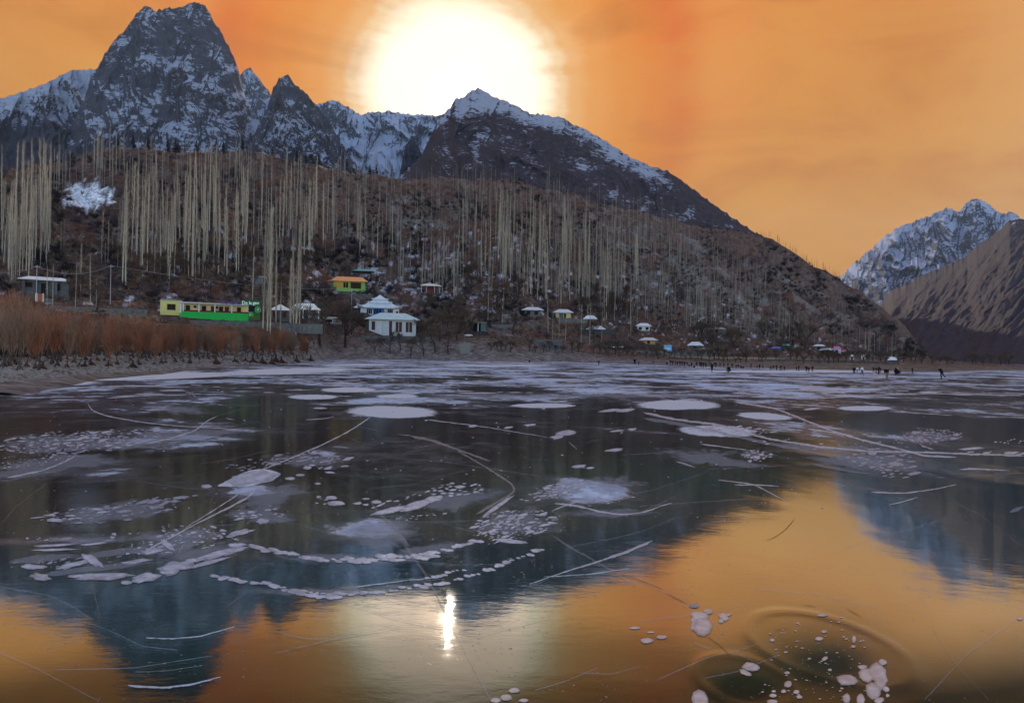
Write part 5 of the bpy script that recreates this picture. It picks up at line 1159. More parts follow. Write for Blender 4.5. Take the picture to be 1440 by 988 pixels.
e, W_, H_, D_, s, rf = simple_house('whitehip', 'white_roofed_house', 'house with white hipped roof behind willows at far left', M_GREY, M_WROOF, 44, 16, 4.5, 4, [('window', .05, .22, .45, .85), ('window', .72, .82, .3, .85), ('door', .40, .52, .0, .8, None, M_DARK)], None, .18)
for a in (-20, -9, 1, 10): MB().box(a*s-.25, a*s+.25, -3*s, -3*s+.5, 0, H_).build('post', M_GREY, e)
q = hit(56, 424); p, r = q; s2 = r/F; e = empty('gate', p, -math.atan2(p[0], p[1])); tag(e, 'orange-red door between two white posts below the white-roofed left house', 'gate')
MB().box(-2.2*s2, 2.2*s2, 0, .2, 0, 9*s2).build('door_leaf', simple('orange_red_paint', (.45, .10, .03), .7, .1), e); MB().box(-4.4*s2, -2.3*s2, -.2, .3, 0, 9.5*s2).build('post', M_WHITE, e); MB().box(2.3*s2, 3.8*s2, -.2, .3, 0, 9.5*s2).build('post', M_WHITE, e); MB().box(4*s2, 12*s2, 0, .3, 0, 4*s2).build('wall', M_GREY, e)
# the long green and yellow building
p, s, rz = B['green']; e = empty('green_building', p, rz); tag(e, 'long low building with bright green skirting, cream verandah wall and white pillars', 'building')
x0, x1 = -40*s, 41*s
MB().box(x0, x1, 4*s, 16*s, 0, 20*s).build('back_wall', M_YEL2, e)
MB().box(x0-.4, x1+.4, -.8, 16*s, -5, .03).build('foundation', M_WALLST, e)
MB().box(x0+2*s, x1, 0, .35, .04, 10*s).build('skirting', M_GRN, e); MB().box(x0+2*s, x1, .1, .3, 10*s+.003, 12*s).build('railing', M_MAR, e)
MB().box(x0+2*s, x1, 4*s-.15, 4*s-.01, 8*s, 11.5*s).build('dado', M_MAR, e)
for a in (-39.3, -36.5, -18.5, 0, 20): MB().box(x0+(a+40)*s-.0, x0+(a+40)*s+1.5*s, -.12, .5, 0 if a < -38 else 10*s, 20*s).build('pillar', M_WHITE, e)
for a in (-33, -14.5, -4, 5.5, 12.5, 27): opening(e, (a)*s, (a+5)*s, 8*s, 18*s, 'door' if a in (-4, 12.5) else 'window', M_BRN, M_MAR if a in (-4, 12.5) else M_DARK, y=4*s-.16)
for a in (-24, 1.5): opening(e, a*s, (a+3)*s, 15*s, 18*s, 'window', M_BRN, M_DARK, y=4*s-.16)
m_ = MB(); m_.add([(x0-1*s, -1.2*s, 20*s), (x1, -1.2*s, 20*s), (x1, 17*s, 22*s), (x0-1*s, 17*s, 22*s), (x0-1*s, -1.2*s, 21*s), (x1, -1.2*s, 21*s), (x1, 17*s, 23*s), (x0-1*s, 17*s, 23*s)], [(0, 1, 2, 3), (4, 7, 6, 5), (0, 4, 5, 1), (1, 5, 6, 2), (2, 6, 7, 3), (3, 7, 4, 0)]); m_.build('roof', M_METAL, e)
MB().box(x0, x0+2*s-.02, -.3, .4, .05, 8*s).build('skirting_end', M_GRN, e)
# crumpled tarp lying on its roof
tm = MB(); tw_, td_ = 25*s, 6*s; nx_, ny_ = 24, 6; vs = []
for i in range(nx_):
    for j in range(ny_): vs.append((7*s+tw_*i/(nx_-1), 4*s+td_*j/(ny_-1), 22.4*s+(1.2*s*math.sin(j/(ny_-1)*PI)+random.uniform(-.25, .35)*s)))
tm.add(vs, [(i*ny_+j, (i+1)*ny_+j, (i+1)*ny_+j+1, i*ny_+j+1) for i in range(nx_-1) for j in range(ny_-1)])
me = tm.mesh('blue_tarp', M_TARP); o = link('blue_tarp', me); o.location = tuple(p); o.rotation_euler = (0, 0, rz); tag(o, 'crumpled blue tarpaulin heaped on the long building roof', 'tarpaulin')
# green painted sign block
p, s, rz = B['sign']; e = empty('sign_building', p, rz); tag(e, 'dark green painted block with white lettering and round emblems, right of the long building', 'building')
MB().box(-11.5*s, 11.5*s, -.5*s, 14*s, 0, 25*s).build('wall', M_DGRN, e); MB().box(-11.8*s, 11.8*s, -.8*s, 14*s, -5, .02).build('foundation', M_WALLST, e)
opening(e, -3.2*s, 5.2*s, 10.5*s, 18*s, 'window', M_DARK, M_DARK, y=-.5*s)
MB().box(-11.5*s, 11.5*s, -.5*s-.06, -.5*s-.003, 0, 4*s).build('painted_base', simple('olive_paint', (.09, .13, .02), .7, .3), e)
MB().box(-11*s, -6.5*s, -.5*s-.1, -.5*s-.003, 6.6*s, 7.5*s).build('painted_stripe', M_YEL, e)
def ring(cx_, cz_, r0_, r1_, mt_, nm='emblem_ring', y_=-.5*s-.05):
    m_ = MB(); n = 28; vs = []
    for i in range(n):
        th = 2*PI*i/n
        for rr in (r0_, r1_):
            for yy in (y_, y_+.045): vs.append((cx_+math.cos(th)*rr, yy, cz_+math.sin(th)*rr))
    fs = []
    for i in range(n):
        a, b_ = 4*i, 4*((i+1) % n); fs += [(a, a+2, b_+2, b_), (a+2, a+3, b_+3, b_+2), (a, b_, b_+1, a+1)]
    return m_.add(vs, fs).build(nm, mt_, e)
for cx_, cz_ in ((-7.7, 13.5), (9.0, 13.2), (-.2, 6.0)):
    ring(cx_*s, cz_*s, 3.1*s, 3.7*s, M_RING); ring(cx_*s, cz_*s, .05*s, 1.7*s, M_RING, 'emblem'); ring((cx_+.5)*s, (cz_+1.2)*s, .05*s, 1.0*s, M_RING, 'emblem', -.5*s-.07)
def text(body, size, loc, mt_, parent):
    cu = bpy.data.curves.new('lettering', 'FONT'); cu.body = body; cu.size = size; cu.extrude = .06; cu.offset = size*.02
    tmp = bpy.data.objects.new('t', cu); COL.objects.link(tmp); bpy.context.view_layer.update()
    me = bpy.data.meshes.new_from_object(tmp.evaluated_get(bpy.context.evaluated_depsgraph_get())); bpy.data.objects.remove(tmp)
    me.materials.clear(); me.materials.append(mt_); o = link('lettering', me, parent); o.location = loc; o.rotation_euler = (PI/2, 0, 0); return o
text('De la', 5.6*s, (-10.6*s, -.5*s-.10, 19.9*s), M_LETT, e); text('gen', 5.6*s, (2.6*s, -.5*s-.10, 20.2*s), M_LETT, e)
# yellow cube house
p, s, rz = B['yellow']; e = empty('yellow_building', p, rz); tag(e, 'pale yellow flat-roofed block at the left end of the long green building', 'building')
MB().box(-12.5*s, 11.5*s, 0, 14*s, 0, 18*s).build('wall', M_YEL, e); MB().box(-13.2*s, 12*s, -.8*s, 14.5*s, 18*s+.003, 19*s).build('roof', M_METAL, e); opening(e, -5*s, 4.5*s, 6.5*s, 14*s, 'window', M_BRN, M_DARK, mull=1); MB().box(-12.5*s, 11.5*s, 1, 12*s, -5, -.02).build('foundation', M_WALLST, e)
MB().box(11.6*s, 20*s, 4*s, 12*s, -.0, 16*s).build('passage_wall', M_DARK, e); MB().box(11.55*s, 21*s, -.5*s, 12*s, 16.5*s, 17.3*s).build('passage_roof', M_METAL, e); MB().box(11.6*s, 20*s, 1*s, 1.4*s, 2*s, 6*s).build('passage_rail', M_MAR, e)
# pavilions
p, s, rz = B['pav1']; e = empty('pavilion', p, rz); tag(e, 'small square pavilion with white pyramid roof behind thin poplars', 'pavilion')
MB().box(-12*s, 12*s, 0, 18*s, 0, 13*s).build('wall', M_GREY, e); MB().box(-12.4*s, 12.4*s, -.3, 18*s, -6, .02).build('foundation', M_GREY, e); hip_roof(MB(), -14*s, 14*s, -2*s, 20*s, 13*s+.19, 8*s, 13.6*s).build('roof', M_CROOF, e); opening(e, -9*s, -3.5*s, 4*s, 11*s, 'window', M_BRN, M_MAR); opening(e, 3*s, 8*s, 4*s, 11*s, 'window', M_BRN, M_MAR)
p, s, rz = B['pav2']; e = empty('pavilion', p, rz); tag(e, 'larger open pavilion with white ridge roof and draped posts', 'pavilion')
MB().box(-16*s, 16*s, 8*s, 16*s, 0, 12*s).build('back_wall', M_BRN, e); MB().box(-17*s, 19*s, -1.5*s, 16*s, -7, .05).build('foundation', M_GREY, e); hip_roof(MB(), -20*s, 20*s, -3*s, 18*s, 12*s+.19, 8.5*s, 9*s).build('roof', M_CROOF, e)
for a in (-17, -9, -3.5, 4, 9, 16.5): MB().box(a*s, (a+1.6)*s, -.3, .6, 0, 12*s).build('post', M_WHITE if a != 9 else M_GREY, e)
for a in (5.5, 13): MB().box(a*s, (a+3.4)*s, .1, .3, .5*s, 11.8*s).build('curtain', simple('curtain_cloth', (.33, .26, .24), .9, .15), e)
MB().box(-17*s, 18*s, -.25, -.05, 0, 2*s).build('railing', M_GREY, e)
# small huts on the slope
huts = [('r1', 'hut', 'hut with frosted pale roof left of the yellow-walled hut', M_GREY, M_WROOF, 22, 8, 4.5, 5, [('window', .1, .35, .2, .85), ('window', .6, .85, .2, .8)]),
 ('r2', 'yellow_walled_hut', 'hut with long white roof and yellow walls among poplars', M_YEL2, M_WROOF, 21, 7.5, 5, 4, [('window', .22, .5, .1, .9, M_BRN, simple('teal_paint', (.03, .14, .15), .6, .1)), ('door', .55, .7, .05, .85, None, M_DARK)]),
 ('r3', 'hut', 'upper of two snow-roofed huts right of the yellow-walled hut', M_GREY, M_WROOF, 14, 7, 5, 3, [('window', .3, .6, .2, .8)]),
 ('r4', 'hut', 'lower of two snow-roofed huts, with patchy dark roof', M_GREY, M_WROOF, 18, 6, 5, 4.5, [('window', .2, .4, .2, .8), ('window', .6, .8, .2, .8)]),
 ('r5', 'white_hut', 'small white hut with dark windows and white hipped roof', M_WHITE, M_WROOF, 17, 6.5, 4, 2.5, [('window', .12, .36, .2, .8), ('window', .66, .9, .2, .8)]),
 ('r6', 'hut', 'low hut with white roof and ochre eaves below the small white hut', M_OCH, M_WROOF, 18, 4.5, 3.6, 4, [('door', .4, .6, .05, .85, None, M_DARK)]),
 ('r7', 'hut', 'low white pointed roof behind a round shore tree', M_GREY, M_WROOF, 15, 4, 5, 3.5, [('window', .3, .6, .2, .8)]),
 ('r8', 'hut', 'low grey hut with slanting pale roof on the right slope', M_GREY, M_METAL, 18, 5, 3, 3, [('window', .3, .6, .2, .8)]),
 ('v1', 'village_house', 'flat white-roofed house, highest of the far village cluster', M_GREY, M_WROOF, 12, 5, 2, 1.5, [('window', .3, .6, .2, .8)]),
 ('v2', 'village_house', 'wide house with bright white roof in the far village', M_BRN, M_WROOF, 16, 5, 2.6, 1.5, [('window', .1, .3, .2, .8), ('window', .6, .8, .2, .8)]),
 ('v3', 'village_house', 'house with pink roof in the far village', M_WHITE, M_PROOF, 9, 7, 3, 1, [('window', .3, .6, .2, .8)]),
 ('v4', 'village_house', 'house with reddish roof right of the pink-roofed one', M_BRN, M_PROOF, 8, 4, 2, 1, [('window', .3, .6, .2, .8)]),
 ('v5', 'shed', 'tiny white shed below the far village', M_WHITE, M_WROOF, 5, 4, 1, .4, [('door', .3, .6, .05, .8, None, M_DARK)]),
 ('v6', 'village_house', 'house with teal roof left of the far village', M_GREY, M_TROOF, 10, 3, 2, 1.2, [('window', .3, .6, .2, .8)]),
 ('v7', 'village_house', 'house with blue and white roof left of the far village', M_GREY, M_BROOF, 13, 4, 2, 1, [('window', .3, .6, .2, .8)]),
 ('hut', 'round_hut', 'pale blue-white pointed roof standing alone on the far shore', M_BRN, M_WROOF, 7, 3.2, 3.5, 2.6, [('door', .35, .65, .05, .8, None, M_DARK)]),
 ('r9', 'shed', 'tiny white shed between shore trees right of the far village', M_WHITE, M_METAL, 4, 5, 1, .4, [('door', .3, .6, .05, .8, None, M_DARK)]),
 ('bh', 'hillside_house', 'grey stone house half hidden behind the tall poplars', M_GREY, M_METAL, 34, 8, 2, 1.5, [('window', .1, .25, .3, .8), ('window', .7, .85, .3, .8)]),
 ('wst', 'stone_house', 'low brown house with white door posts behind the round bare trees', M_DIRT, M_CROOF, 24, 8, 1, 1, [('window', .1, .5, .15, .85, M_WHITE, M_DARK)])]
for h_ in huts: simple_house(*h_)
p, s, rz = B['bluebox']; e = empty('blue_kiosk', p, rz); tag(e, 'light blue box kiosk with white lettering by the shore field', 'kiosk'); MB().box(-5.3*s, 5.3*s, 0, 6*s, 0, 10*s).build('wall', M_LBLUE, e); MB().box(-5.6*s, 5.6*s, -.3*s, 6.3*s, 10*s+.003, 10.7*s).build('roof', M_METAL, e); MB().box(-3.8*s, 3.6*s, -.1, -.003, 5*s, 6.6*s).build('white_panel', M_WHITE, e)
p, s, rz = B['shed']; e = empty('shed', p, rz); tag(e, 'grey-green shed with flat earth roof beside the dirt ramp', 'shed'); MB().box(-12*s, 6*s, 4, 12*s, 0, 12*s).build('wall', M_DARK, e); MB().box(-1*s, 6*s, 0, 3.9, 0, 12*s).build('front_panel', simple('grey_green_boards', (.10, .14, .13), .8, .15), e); MB().box(-14*s, 8*s, -.6, 13*s, 12*s+.003, 13.3*s).build('roof', M_DIRT, e); MB().box(-5.5*s, -4*s, .2, .8, 0, 12*s).build('post', M_METAL, e)
# freestanding walls, pillar, tent, smoke-blue roof details
def slab(name, px, py, w, h, mt_, label, cat='wall', d=.8, coping=False):
    q = hit(px, py)
    if q is None: return
    p, r = q; s_ = r/F; e = empty(name, p, -math.atan2(p[0], p[1])); tag(e, label, cat); MB().box(-w*s_/2, w*s_/2, 0, d, -1.5, h*s_).build('wall_body', mt_, e)
    if coping: MB().box(-w*s_/2-.2, w*s_/2+.2, -.12, d+.12, h*s_+.003, h*s_+.35).build('coping', M_METAL, e)
    return e
slab('stone_block', 654, 497, 14, 14, simple('pale_stone', (.22, .19, .16), .9, .25, 2.), 'square pale stone block on the shore below the shed', 'stone block', 3.0)
slab('concrete_wall', 771, 489, 38, 12, M_GREY, 'grey concrete wall behind the hedge by the tall thin poplars')
slab('dark_wall', 330, 458, 170, 6, M_WALLST, 'long dry-stone retaining wall below the green building')
slab('stone_wall', 700, 461, 60, 5, M_WALLST, 'dry-stone terrace wall right of the shed')
slab('stone_wall', 560, 480, 100, 7, M_WALLST, 'dry-stone wall under the white house')
slab('stone_wall', 610, 428, 50, 4, M_WALLST, 'stone terrace wall below the porch house')
slab('stone_wall', 500, 418, 46, 5, M_WALLST, 'stone terrace wall below the orange-roofed house')
slab('stone_wall', 930, 496, 120, 3, M_WALLST, 'low field wall behind the skating crowd')
slab('stone_wall', 1010, 504, 150, 2.4, M_DIRT, 'long earth bank behind the skating crowd')
slab('stone_wall', 1160, 509, 160, 2.4, M_WALLST, 'long low wall below the far village')
slab('stone_wall', 410, 462, 80, 7, M_WALLST, 'stone terrace wall below the two pavilions')
slab('stone_wall', 140, 436, 100, 3, M_WALLST, 'dry-stone field wall left of the yellow block')
slab('stone_wall', 810, 466, 110, 3, M_WALLST, 'dry-stone terrace wall below the snow-roofed huts')
slab('stone_wall', 780, 451, 90, 3, M_WALLST, 'dry-stone terrace wall below the yellow-walled hut')
q = hit(297, 400); p, r = q; s = r/F; e = empty('tent', p, -math.atan2(p[0], p[1])); tag(e, 'small white tent on the terrace above the green building', 'tent'); MB().add([(-4*s, 0, 0), (4*s, 0, 0), (0, 0, 5*s), (-4*s, 6*s, 0), (4*s, 6*s, 0), (0, 6*s, 5*s)], [(0, 2, 5, 3), (1, 4, 5, 2), (0, 1, 2), (3, 5, 4)]).build('canvas', M_WHITE, e); MB().box(-.8*s, .8*s, -.1, -.01, 0, 2.8*s).build('flap', M_GREY, e)
# utility poles with wires
def pole(px, py, h, label, w=1.0):
    q = hit(px, py)
    if q is None: return None
    p, r = q; s_ = r/F; e = empty('utility_pole', p, -math.atan2(p[0], p[1])); tag(e, label, 'utility pole', 'utility poles of the village'); H_ = h*s_
    MB().cyl((0, 0, -1), (0, 0, H_), .75*s_*w*.6, .45*s_*w*.6).build('pole', M_METAL, e); MB().box(-3.2*s_, 3.2*s_, -.2, .2, H_-2.6*s_, H_-2.0*s_).build('crossarm', M_METAL, e)
    for a in (-2.8, 0, 2.8): MB().cyl((a*s_, 0, H_-2*s_), (a*s_, 0, H_-1*s_), .2*s_, .14*s_, 6).build('insulator', M_DARK, e)
    return np.array([p[0], p[1], p[2]+H_-s_*.9])
tops = [pole(-60, 425, 46, 'utility pole off the left edge'), pole(51, 424, 42, 'grey utility pole in front of the white-roofed left house'), pole(155, 428, 48, 'grey utility pole with crossarm left of the yellow block'), pole(494, 450, 44, 'grey utility pole left of the pagoda house')]
pole(1000, 500, 12, 'short utility pole by the far shore field'); pole(1006, 505, 16, 'thin pole among the shore trees')
def wire(a, b_, sag, label):
    pts_ = [Vector(tuple(a)).lerp(Vector(tuple(b_)), k/16)-Vector((0, 0, sag*4*(k/16)*(1-k/16))) for k in range(17)]
    seg = [(np.array(pts_[i]), np.array(pts_[i+1]), .055, .055) for i in range(16)]
    o = link('power_line', twig_mesh('power_line', seg, M_WIRE, 4)); tag(o, label, 'power line')
for i in range(3):
    if tops[i] is not None and tops[i+1] is not None:
        wire(tops[i], tops[i+1], 2.5, ('power line from the left edge to the pole by the white-roofed house', 'power line between the two left poles', 'power line above the long green building')[i])
# satellite dish
q = hit(461, 402); p, r = q; s = r/F; e = empty('satellite_dish', p, -math.atan2(p[0], p[1])); tag(e, 'white satellite dish left of the orange-roofed house', 'satellite dish')
m_ = MB(); vs = [(0, .25*s, 4.2*s)]; fs = []
for j in (1, 2, 3):
    for i in range(16): th = 2*PI*i/16; rr = j/3*2.3*s; vs.append((math.cos(th)*rr, .25*s-.6*s*(j/3)**2, 4.2*s+math.sin(th)*rr))
for i in range(16): fs.append((0, 1+i, 1+(i+1) % 16))
for j in (0, 1):
    for i in range(16): a = 1+j*16+i; b_ = 1+j*16+(i+1) % 16; fs.append((a, a+16, b_+16, b_))
m_.add(vs, fs).build('dish', M_WHITE, e, True); MB().cyl((0, .3*s, -1), (0, .3*s, 4.2*s), .25*s, .2*s).build('post', M_METAL, e); MB().cyl((0, .2*s, 2.2*s), (0, -1.8*s, 4.2*s), .08*s, .08*s).build('feed_arm', M_METAL, e)
# white cars parked on the shore track
def car(px, py, w, label, mt_=None, yaw=0.):
    q = hit(px, py)
    if q is None: return
    p, r = q; s_ = w*r/F/4.4; e = empty('parked_car', p, -math.atan2(p[0], p[1])+yaw); e.scale = (s_,)*3; tag(e, label, 'car', 'cars parked above the shore')
    prof = [(-2.2, .35), (-2.2, .8), (-1.5, .95), (-.9, 1.42), (.7, 1.45), (1.5, .95), (2.15, .8), (2.2, .35)]
    vs = [(a, y, z) for y in (-.85, .85) for a, z in prof]; n = 8; fs = [tuple(range(n))[::-1], tuple(range(n, 2*n))]+[(i, (i+1) % n, n+(i+1) % n, n+i) for i in range(n)]
    MB().add(vs, fs).build('body', mt_ or M_CARW, e); MB().add([(-1.3, -.87, 1.0), (1.3, -.87, 1.0), (.65, -.87, 1.36), (-.85, -.87, 1.36)], [(0, 1, 2, 3)]).build('side_window', M_DARK, e)
    for x_ in (-1.4, 1.4):
        for y_ in (-.86, .86): MB().cyl((x_, y_-.1, .33), (x_, y_+.1, .33), .33, .33, 12).build('wheel', M_TYRE, e)
for a in ((659, 473, 11, 'white car parked beside the dark spreading tree by the shed'), (852, 488, 10, 'white car, leftmost of three parked above the hedge'), (863, 489, 8, 'pinkish white car, middle of three parked above the hedge'), (875, 489, 8, 'pale car, rightmost of three parked above the hedge'), (814, 485, 7, 'pale car half hidden by thin poplars')): car(*a)

# ------------------------------------------------------------------ people on the ice
def skin_mesh(name, verts, edges, radii, mt_, sub=1, root=0):
    me = bpy.data.meshes.new(name); me.from_pydata(verts, edges, []); o = bpy.data.objects.new(name, me); COL.objects.link(o)
    md = o.modifiers.new('s', 'SKIN'); md.use_smooth_shade = True
    for i, r_ in enumerate(radii): me.skin_vertices[0].data[i].radius = (r_, r_) if not isinstance(r_, tuple) else r_
    me.skin_vertices[0].data[root].use_root = True
    if sub: o.modifiers.new('d', 'SUBSURF').levels = sub
    bpy.context.view_layer.update(); out_ = bpy.data.meshes.new_from_object(o.evaluated_get(bpy.context.evaluated_depsgraph_get())); out_.name = name
    bpy.data.objects.remove(o); out_.materials.clear(); out_.materials.append(mt_); return out_
POSES = {
 'stand': dict(pel=(0, 0, .95), ch=(0, 0, 1.32), nk=(0, 0, 1.48), hd=(0, -.01, 1.64), el=[(-.26, .02, 1.12), (.26, .02, 1.12)], wr=[(-.27, -.06, .88), (.27, -.06, .88)], kn=[(-.11, -.02, .50), (.11, -.02, .50)], an=[(-.12, 0, .08), (.12, 0, .08)]),
 'walk': dict(pel=(0, 0, .93), ch=(0, -.04, 1.30), nk=(0, -.06, 1.46), hd=(0, -.09, 1.62), el=[(-.27, .12, 1.12), (.27, -.12, 1.10)], wr=[(-.27, .1, .88), (.26, -.30, .98)], kn=[(-.10, -.20, .52), (.10, .06, .50)], an=[(-.10, -.22, .10), (.12, .34, .14)]),
 'skate': dict(pel=(0, .10, .82), ch=(-.22, 0, 1.12), nk=(-.33, 0, 1.24), hd=(-.42, 0, 1.36), el=[(-.30, -.2, .92), (-.05, .25, 1.02)], wr=[(-.12, -.22, .76), (.18, .30, 1.0)], kn=[(-.22, -.05, .48), (.12, .05, .50)], an=[(-.05, 0, .08), (.42, .05, .18)]),
 'crouch': dict(pel=(.05, 0, .42), ch=(-.05, 0, .78), nk=(-.12, 0, .92), hd=(-.17, 0, 1.07), el=[(-.28, -.2, .62), (-.22, .2, .62)], wr=[(-.38, -.12, .42), (-.38, .12, .42)], kn=[(-.32, -.16, .50), (-.32, .16, .50)], an=[(-.12, -.14, .08), (-.12, .14, .08)]),
 'arms': dict(pel=(0, 0, .93), ch=(.03, 0, 1.30), nk=(.04, 0, 1.46), hd=(.07, 0, 1.61), el=[(-.36, 0, 1.50), (.36, 0, 1.42)], wr=[(-.56, 0, 1.66), (.50, 0, 1.64)], kn=[(-.03, -.1, .50), (.08, .12, .52)], an=[(-.02, -.12, .08), (.06, .30, .20)])}
def person_meshes(P):
    v = [P['pel'], P['ch'], P['nk'], P['hd']]; ch = Vector(P['ch']); nk = Vector(P['nk']); sh = [nk*.55+ch*.45+Vector((-.19, 0, 0)), nk*.55+ch*.45+Vector((.19, 0, 0))]
    if abs(P['nk'][0]-P['pel'][0]) > .12: sh = [nk*.6+ch*.4+Vector((0, -.19, 0)), nk*.6+ch*.4+Vector((0, .19, 0))]
    pv = Vector(P['pel']); side = (sh[1]-sh[0]).normalized(); hip = [pv-side*.10-Vector((0, 0, .04)), pv+side*.10-Vector((0, 0, .04))]
    fwd = Vector((0, -1, 0)) if abs(side.x) > .5 else Vector((-1, 0, 0))
    # body with hands and fingers
    V = [tuple(pv), P['ch'], P['nk'], tuple(Vector(P['nk'])*.45+Vector(P['hd'])*.55), P['hd'], tuple(Vector(P['hd'])+Vector((0, 0, .10)))]; R = [.12, .13, .055, .07, .095, .055]; E = [(0, 1), (1, 2), (2, 3), (3, 4), (4, 5)]
    fp = len(V); V.append(tuple(Vector(P['hd'])+fwd*.105)); R.append(.018); E.append((4, fp))
    for k in (0, 1):
        a = len(V); V += [tuple(sh[k]), P['el'][k], P['wr'][k]]; R += [.058, .043, .030]; E += [(1, a), (a, a+1), (a+1, a+2)]
        wr = Vector(P['wr'][k]); d = (wr-Vector(P['el'][k])).normalized(); pm = len(V); V.append(tuple(wr+d*.06)); R.append(.034); E.append((a+2, pm)); sdv = d.cross(Vector((0, 0, 1)) if abs(d.z) < .8 else fwd).normalized()
        for i, (o_, L_) in enumerate(((-.03, .07), (-.01, .085), (.01, .08), (.03, .065))):
            m_ = wr+d*.10+sdv*o_; f = len(V); V += [tuple(m_), tuple(m_+d*L_*.9+fwd*.02)]; R += [.009, .008]; E += [(pm, f), (f, f+1)]
        f = len(V); V += [tuple(wr+d*.05+sdv*.045), tuple(wr+d*.09+sdv*.06+fwd*.01)]; R += [.010, .008]; E += [(pm, f), (f, f+1)]
        b_ = len(V); V += [tuple(hip[k]), P['kn'][k], P['an'][k], tuple(Vector(P['an'][k])+fwd*.16-Vector((0, 0, .045)))]; R += [.085, .055, .04, .032]; E += [(0, b_), (b_, b_+1), (b_+1, b_+2), (b_+2, b_+3)]
    body = skin_mesh('person', V, E, R, M_SKIN)
    Vj = [tuple(pv-Vector((0, 0, .12))), tuple(pv*.5+ch*.5), tuple(ch), tuple(nk-Vector((0, 0, .03)))]; Rj = [.175, .165, .185, .09]; Ej = [(0, 1), (1, 2), (2, 3)]
    for k in (0, 1): a = len(Vj); Vj += [tuple(sh[k]), P['el'][k], P['wr'][k]]; Rj += [.085, .065, .05]; Ej += [(2, a), (a, a+1), (a+1, a+2)]
    Vt = [tuple(pv)]; Rt = [.135]; Et = []
    for k in (0, 1): a = len(Vt); Vt += [tuple(hip[k]), P['kn'][k], P['an'][k]]; Rt += [.105, .078, .062]; Et += [(0, a), (a, a+1), (a+1, a+2)]
    hd = Vector(P['hd']); Vh = [tuple(hd+Vector((0, 0, .03))-fwd*.02), tuple(hd+Vector((0, 0, .11)))]; 
    Vs = []; Rs = []; Es = []
    for k in (0, 1): a = len(Vs); an = Vector(P['an'][k]); Vs += [tuple(an), tuple(an-Vector((0, 0, .03))+fwd*.08), tuple(an-Vector((0, 0, .045))+fwd*.19)]; Rs += [.055, .05, .04]; Es += [(a, a+1), (a+1, a+2)]
    return body, [('jacket', Vj, Ej, Rj), ('trousers', Vt, Et, Rt), ('hat', Vh, [(0, 1)], [.112, .07]), ('shoes', Vs, Es, Rs)]
PM = {}
for k, P in POSES.items():
    body, cl_ = person_meshes(P); PM[k] = (body, [(n_, skin_mesh(n_, v_, e_, r_, M_CLO[0])) for n_, v_, e_, r_ in cl_])
def person(px, py, hpx, pose, cj, ct, label, group, rz=None, wide=1.0):
    w = ice_hit(px, py); p = w; r = math.hypot(p[0], p[1])
    g_ = float(gz(p[0], p[1]))
    if g_ > p[2]: 
        q = hit(px, py)
        if q is not None: p, r = q
    body, cl_ = PM[pose]; full = {'stand': 1.75, 'walk': 1.73, 'skate': 1.46, 'crouch': 1.18, 'arms': 1.78}[pose]
    k = hpx*r/F/full; e = link('person', body); e.location = tuple(p); e.scale = (k*wide, k*wide, k); e.rotation_euler = (0, 0, rz if rz is not None else random.uniform(0, 6.28)); tag(e, label, 'person', group)
    for n_, me in cl_:
        o = link(n_, me, e); c = {'jacket': cj, 'trousers': ct, 'hat': random.choice([0, 0, 2, 5]), 'shoes': 0}[n_]
        o.material_slots[0].link = 'OBJECT'; o.material_slots[0].material = M_CLO[c]
    return e
GP = 'skaters and walkers on the lake ice'
person(1247, 533.5, 15.5, 'stand', 0, 4, 'person in black coat and tan trousers standing nearest, alone on the ice at right', GP, 0.2)
person(1325, 532.5, 14.5, 'skate', 0, 0, 'person in black skating bent forward, rightmost and alone on the ice', GP, 0.0)
person(1212, 527.5, 12, 'walk', 3, 1, 'person in white top and dark trousers skating at right', GP, .8)
person(1205.5, 524.5, 8, 'stand', 3, 4, 'smaller person in white standing left of the white-topped skater', GP)
person(1001, 524, 15.5, 'arms', 0, 0, 'person in black with both arms raised gliding before the crowd', GP, 0.0)
person(1025.5, 524, 10.5, 'crouch', 0, 0, 'person in black crouching low on the ice right of the one with raised arms', GP, .3, 1.1)
person(1201, 525.5, 9.5, 'stand', 0, 0, 'person in a wide dark coat, left of the people in white', GP, 0, 1.3)
person(1248.5-20, 523.5, 8, 'walk', 0, 0, 'person walking at the left edge of the right-hand group', GP)
for (x_, y_, h_), w_ in (((1232, 525, 8.5), 'left'), ((1235.6, 526.5, 11.5), 'tallest middle'), ((1238, 525, 8), 'right')): person(x_, y_, h_, 'stand', random.choice([0, 1, 2]), random.choice([0, 1, 4]), w_+' dark-clothed person in the tight right-hand group', 'tight group right of the people in white', None, 1.1)
person(1243.6, 524.5, 6, 'stand', 1, 1, 'small person in dark blue just left of the nearest standing one', GP)
person(1260, 526, 9.5, 'stand', 2, 2, 'brown-coated person leaning close to another at right', GP, None, 1.2); person(1263, 527.3, 10.5, 'crouch', 0, 0, 'broad dark person bending beside the brown-coated one', GP, None, 1.2); person(1267, 525, 4, 'stand', 0, 1, 'small child beside the bending pair at right', GP)
person(1283, 524.5, 7.5, 'stand', 0, 0, 'person standing alone near the sandy shore right of the groups', GP)
for (x_, y_, h_), w_ in zip(((1134, 523, 9), (1137.2, 523.4, 7.5), (1142.5, 522.8, 8.5)), ('left', 'middle', 'right')): person(x_, y_, h_, 'stand', 0, random.choice([0, 2]), w_+' person of the trio standing at the ice edge', 'trio at the ice edge')
for (x_, y_, h_), w_ in (((1120, 521, 6), 'shorter left'), ((1123.4, 521.4, 8.5), 'taller right')): person(x_, y_, h_, 'stand', 0, 0, w_+' person of the pair left of the trio', 'pair left of the trio')
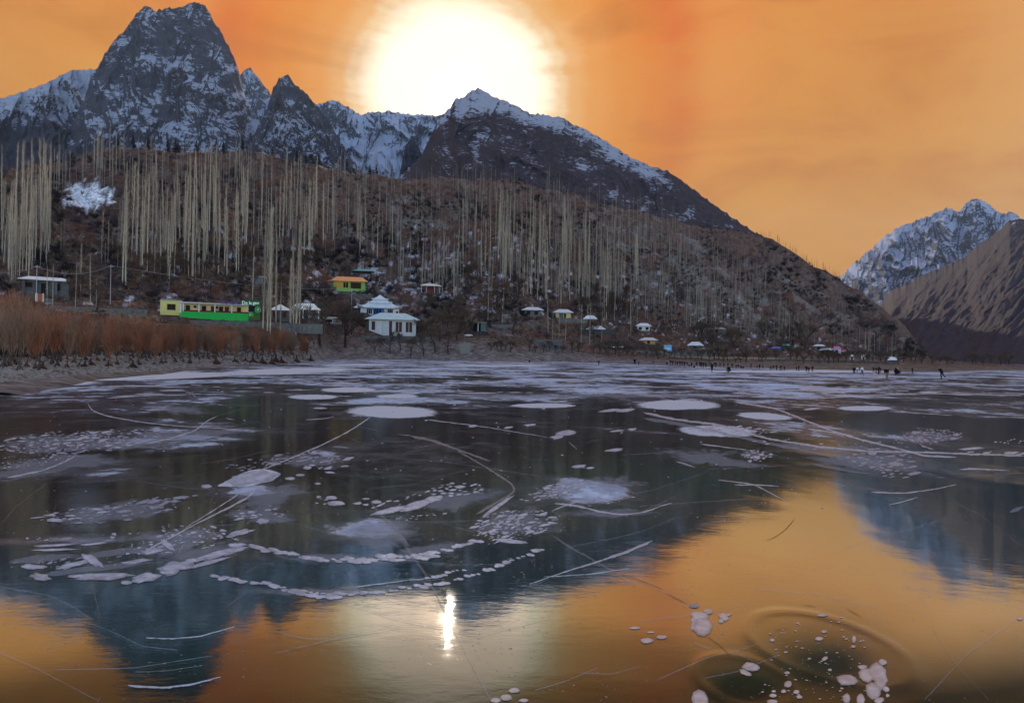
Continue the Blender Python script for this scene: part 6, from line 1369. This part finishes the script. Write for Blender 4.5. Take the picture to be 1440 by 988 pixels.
row = [(1056, 518.5, 9), (1064.5, 519, 6.5), (1068, 518.7, 7.5), (1072.6, 519, 6.5), (1083, 520.5, 6.5), (1085, 520, 5), (1087.6, 519.6, 7), (1092, 520.3, 8), (1098, 521.3, 8.5), (1103, 520.8, 7)]
for i_, (x_, y_, h_) in enumerate(row): person(x_, y_, h_, random.choice(['stand', 'stand', 'walk']), random.choice([0, 0, 1]), random.choice([0, 2]), 'dark-clothed person, '+ordw(i_+1)+' from the left in the loose line left of the pair', 'loose line of people in the middle right')
crowd = [(938, 513, 5), (943, 512.6, 7), (946, 513.3, 7.5), (949.5, 513.2, 7), (952.5, 513.8, 7), (956, 513.5, 7), (959, 514, 7), (962.5, 515, 8), (966.5, 514.5, 6.5), (969, 515.5, 4.5), (972.5, 516, 8), (975.5, 517.5, 5), (979.5, 515.5, 7.5), (984.5, 515.4, 8), (986.5, 516.4, 8.5), (989.3, 516.4, 8), (992.6, 516.6, 7.5), (1006.6, 516.5, 8), (1012.6, 515.8, 6.5), (1018, 515.6, 6), (1023.6, 516.5, 6.5), (1029.6, 517.3, 7), (1035.2, 517.4, 5.5), (1038.2, 517.5, 6), (1042.8, 518, 5), (1045.8, 518.2, 4.5)]
for i_, (x_, y_, h_) in enumerate(crowd): person(x_, y_, h_, 'crouch' if h_ < 5.2 else random.choice(['stand', 'stand', 'walk']), random.choice([0, 0, 1, 2]), random.choice([0, 0, 2]), 'dark-clothed person, '+ordw(i_+1)+' from the left in the dense crowd at the shore', 'dense crowd at the shore', None, 1.15)
person(892.5, 511.5, 8, 'stand', 0, 0, 'broad dark person on the shore left of the crowd', GP, None, 1.5); person(898, 514.5, 7.5, 'stand', 0, 2, 'person stepping onto the ice left of the crowd', GP); person(918.5, 512.8, 6, 'stand', 0, 4, 'lone person between the shore pair and the crowd', GP); person(842, 513.3, 7, 'stand', 1, 1, 'lone person at the ice edge below the parked cars', GP); person(744, 510, 5.5, 'crouch', 1, 0, 'crouching person at the ice edge on the middle shore', GP)

# ------------------------------------------------------------------ the air of the valley
m = bpy.data.materials.new('haze_air'); m.use_nodes = True; t = m.node_tree; t.nodes.clear()
o_ = t.nodes.new('ShaderNodeOutputMaterial'); v = t.nodes.new('ShaderNodeVolumePrincipled')
v.inputs['Color'].default_value = (.60, .72, .96, 1); v.inputs['Density'].default_value = .000015; v.inputs['Anisotropy'].default_value = 0.0
t.links.new(v.outputs[0], o_.inputs['Volume'])
o = MB().box(-14000, 14000, -3500, 14000, -60, 2900).build('haze', m); tag(o, None, None, None, 'stuff')
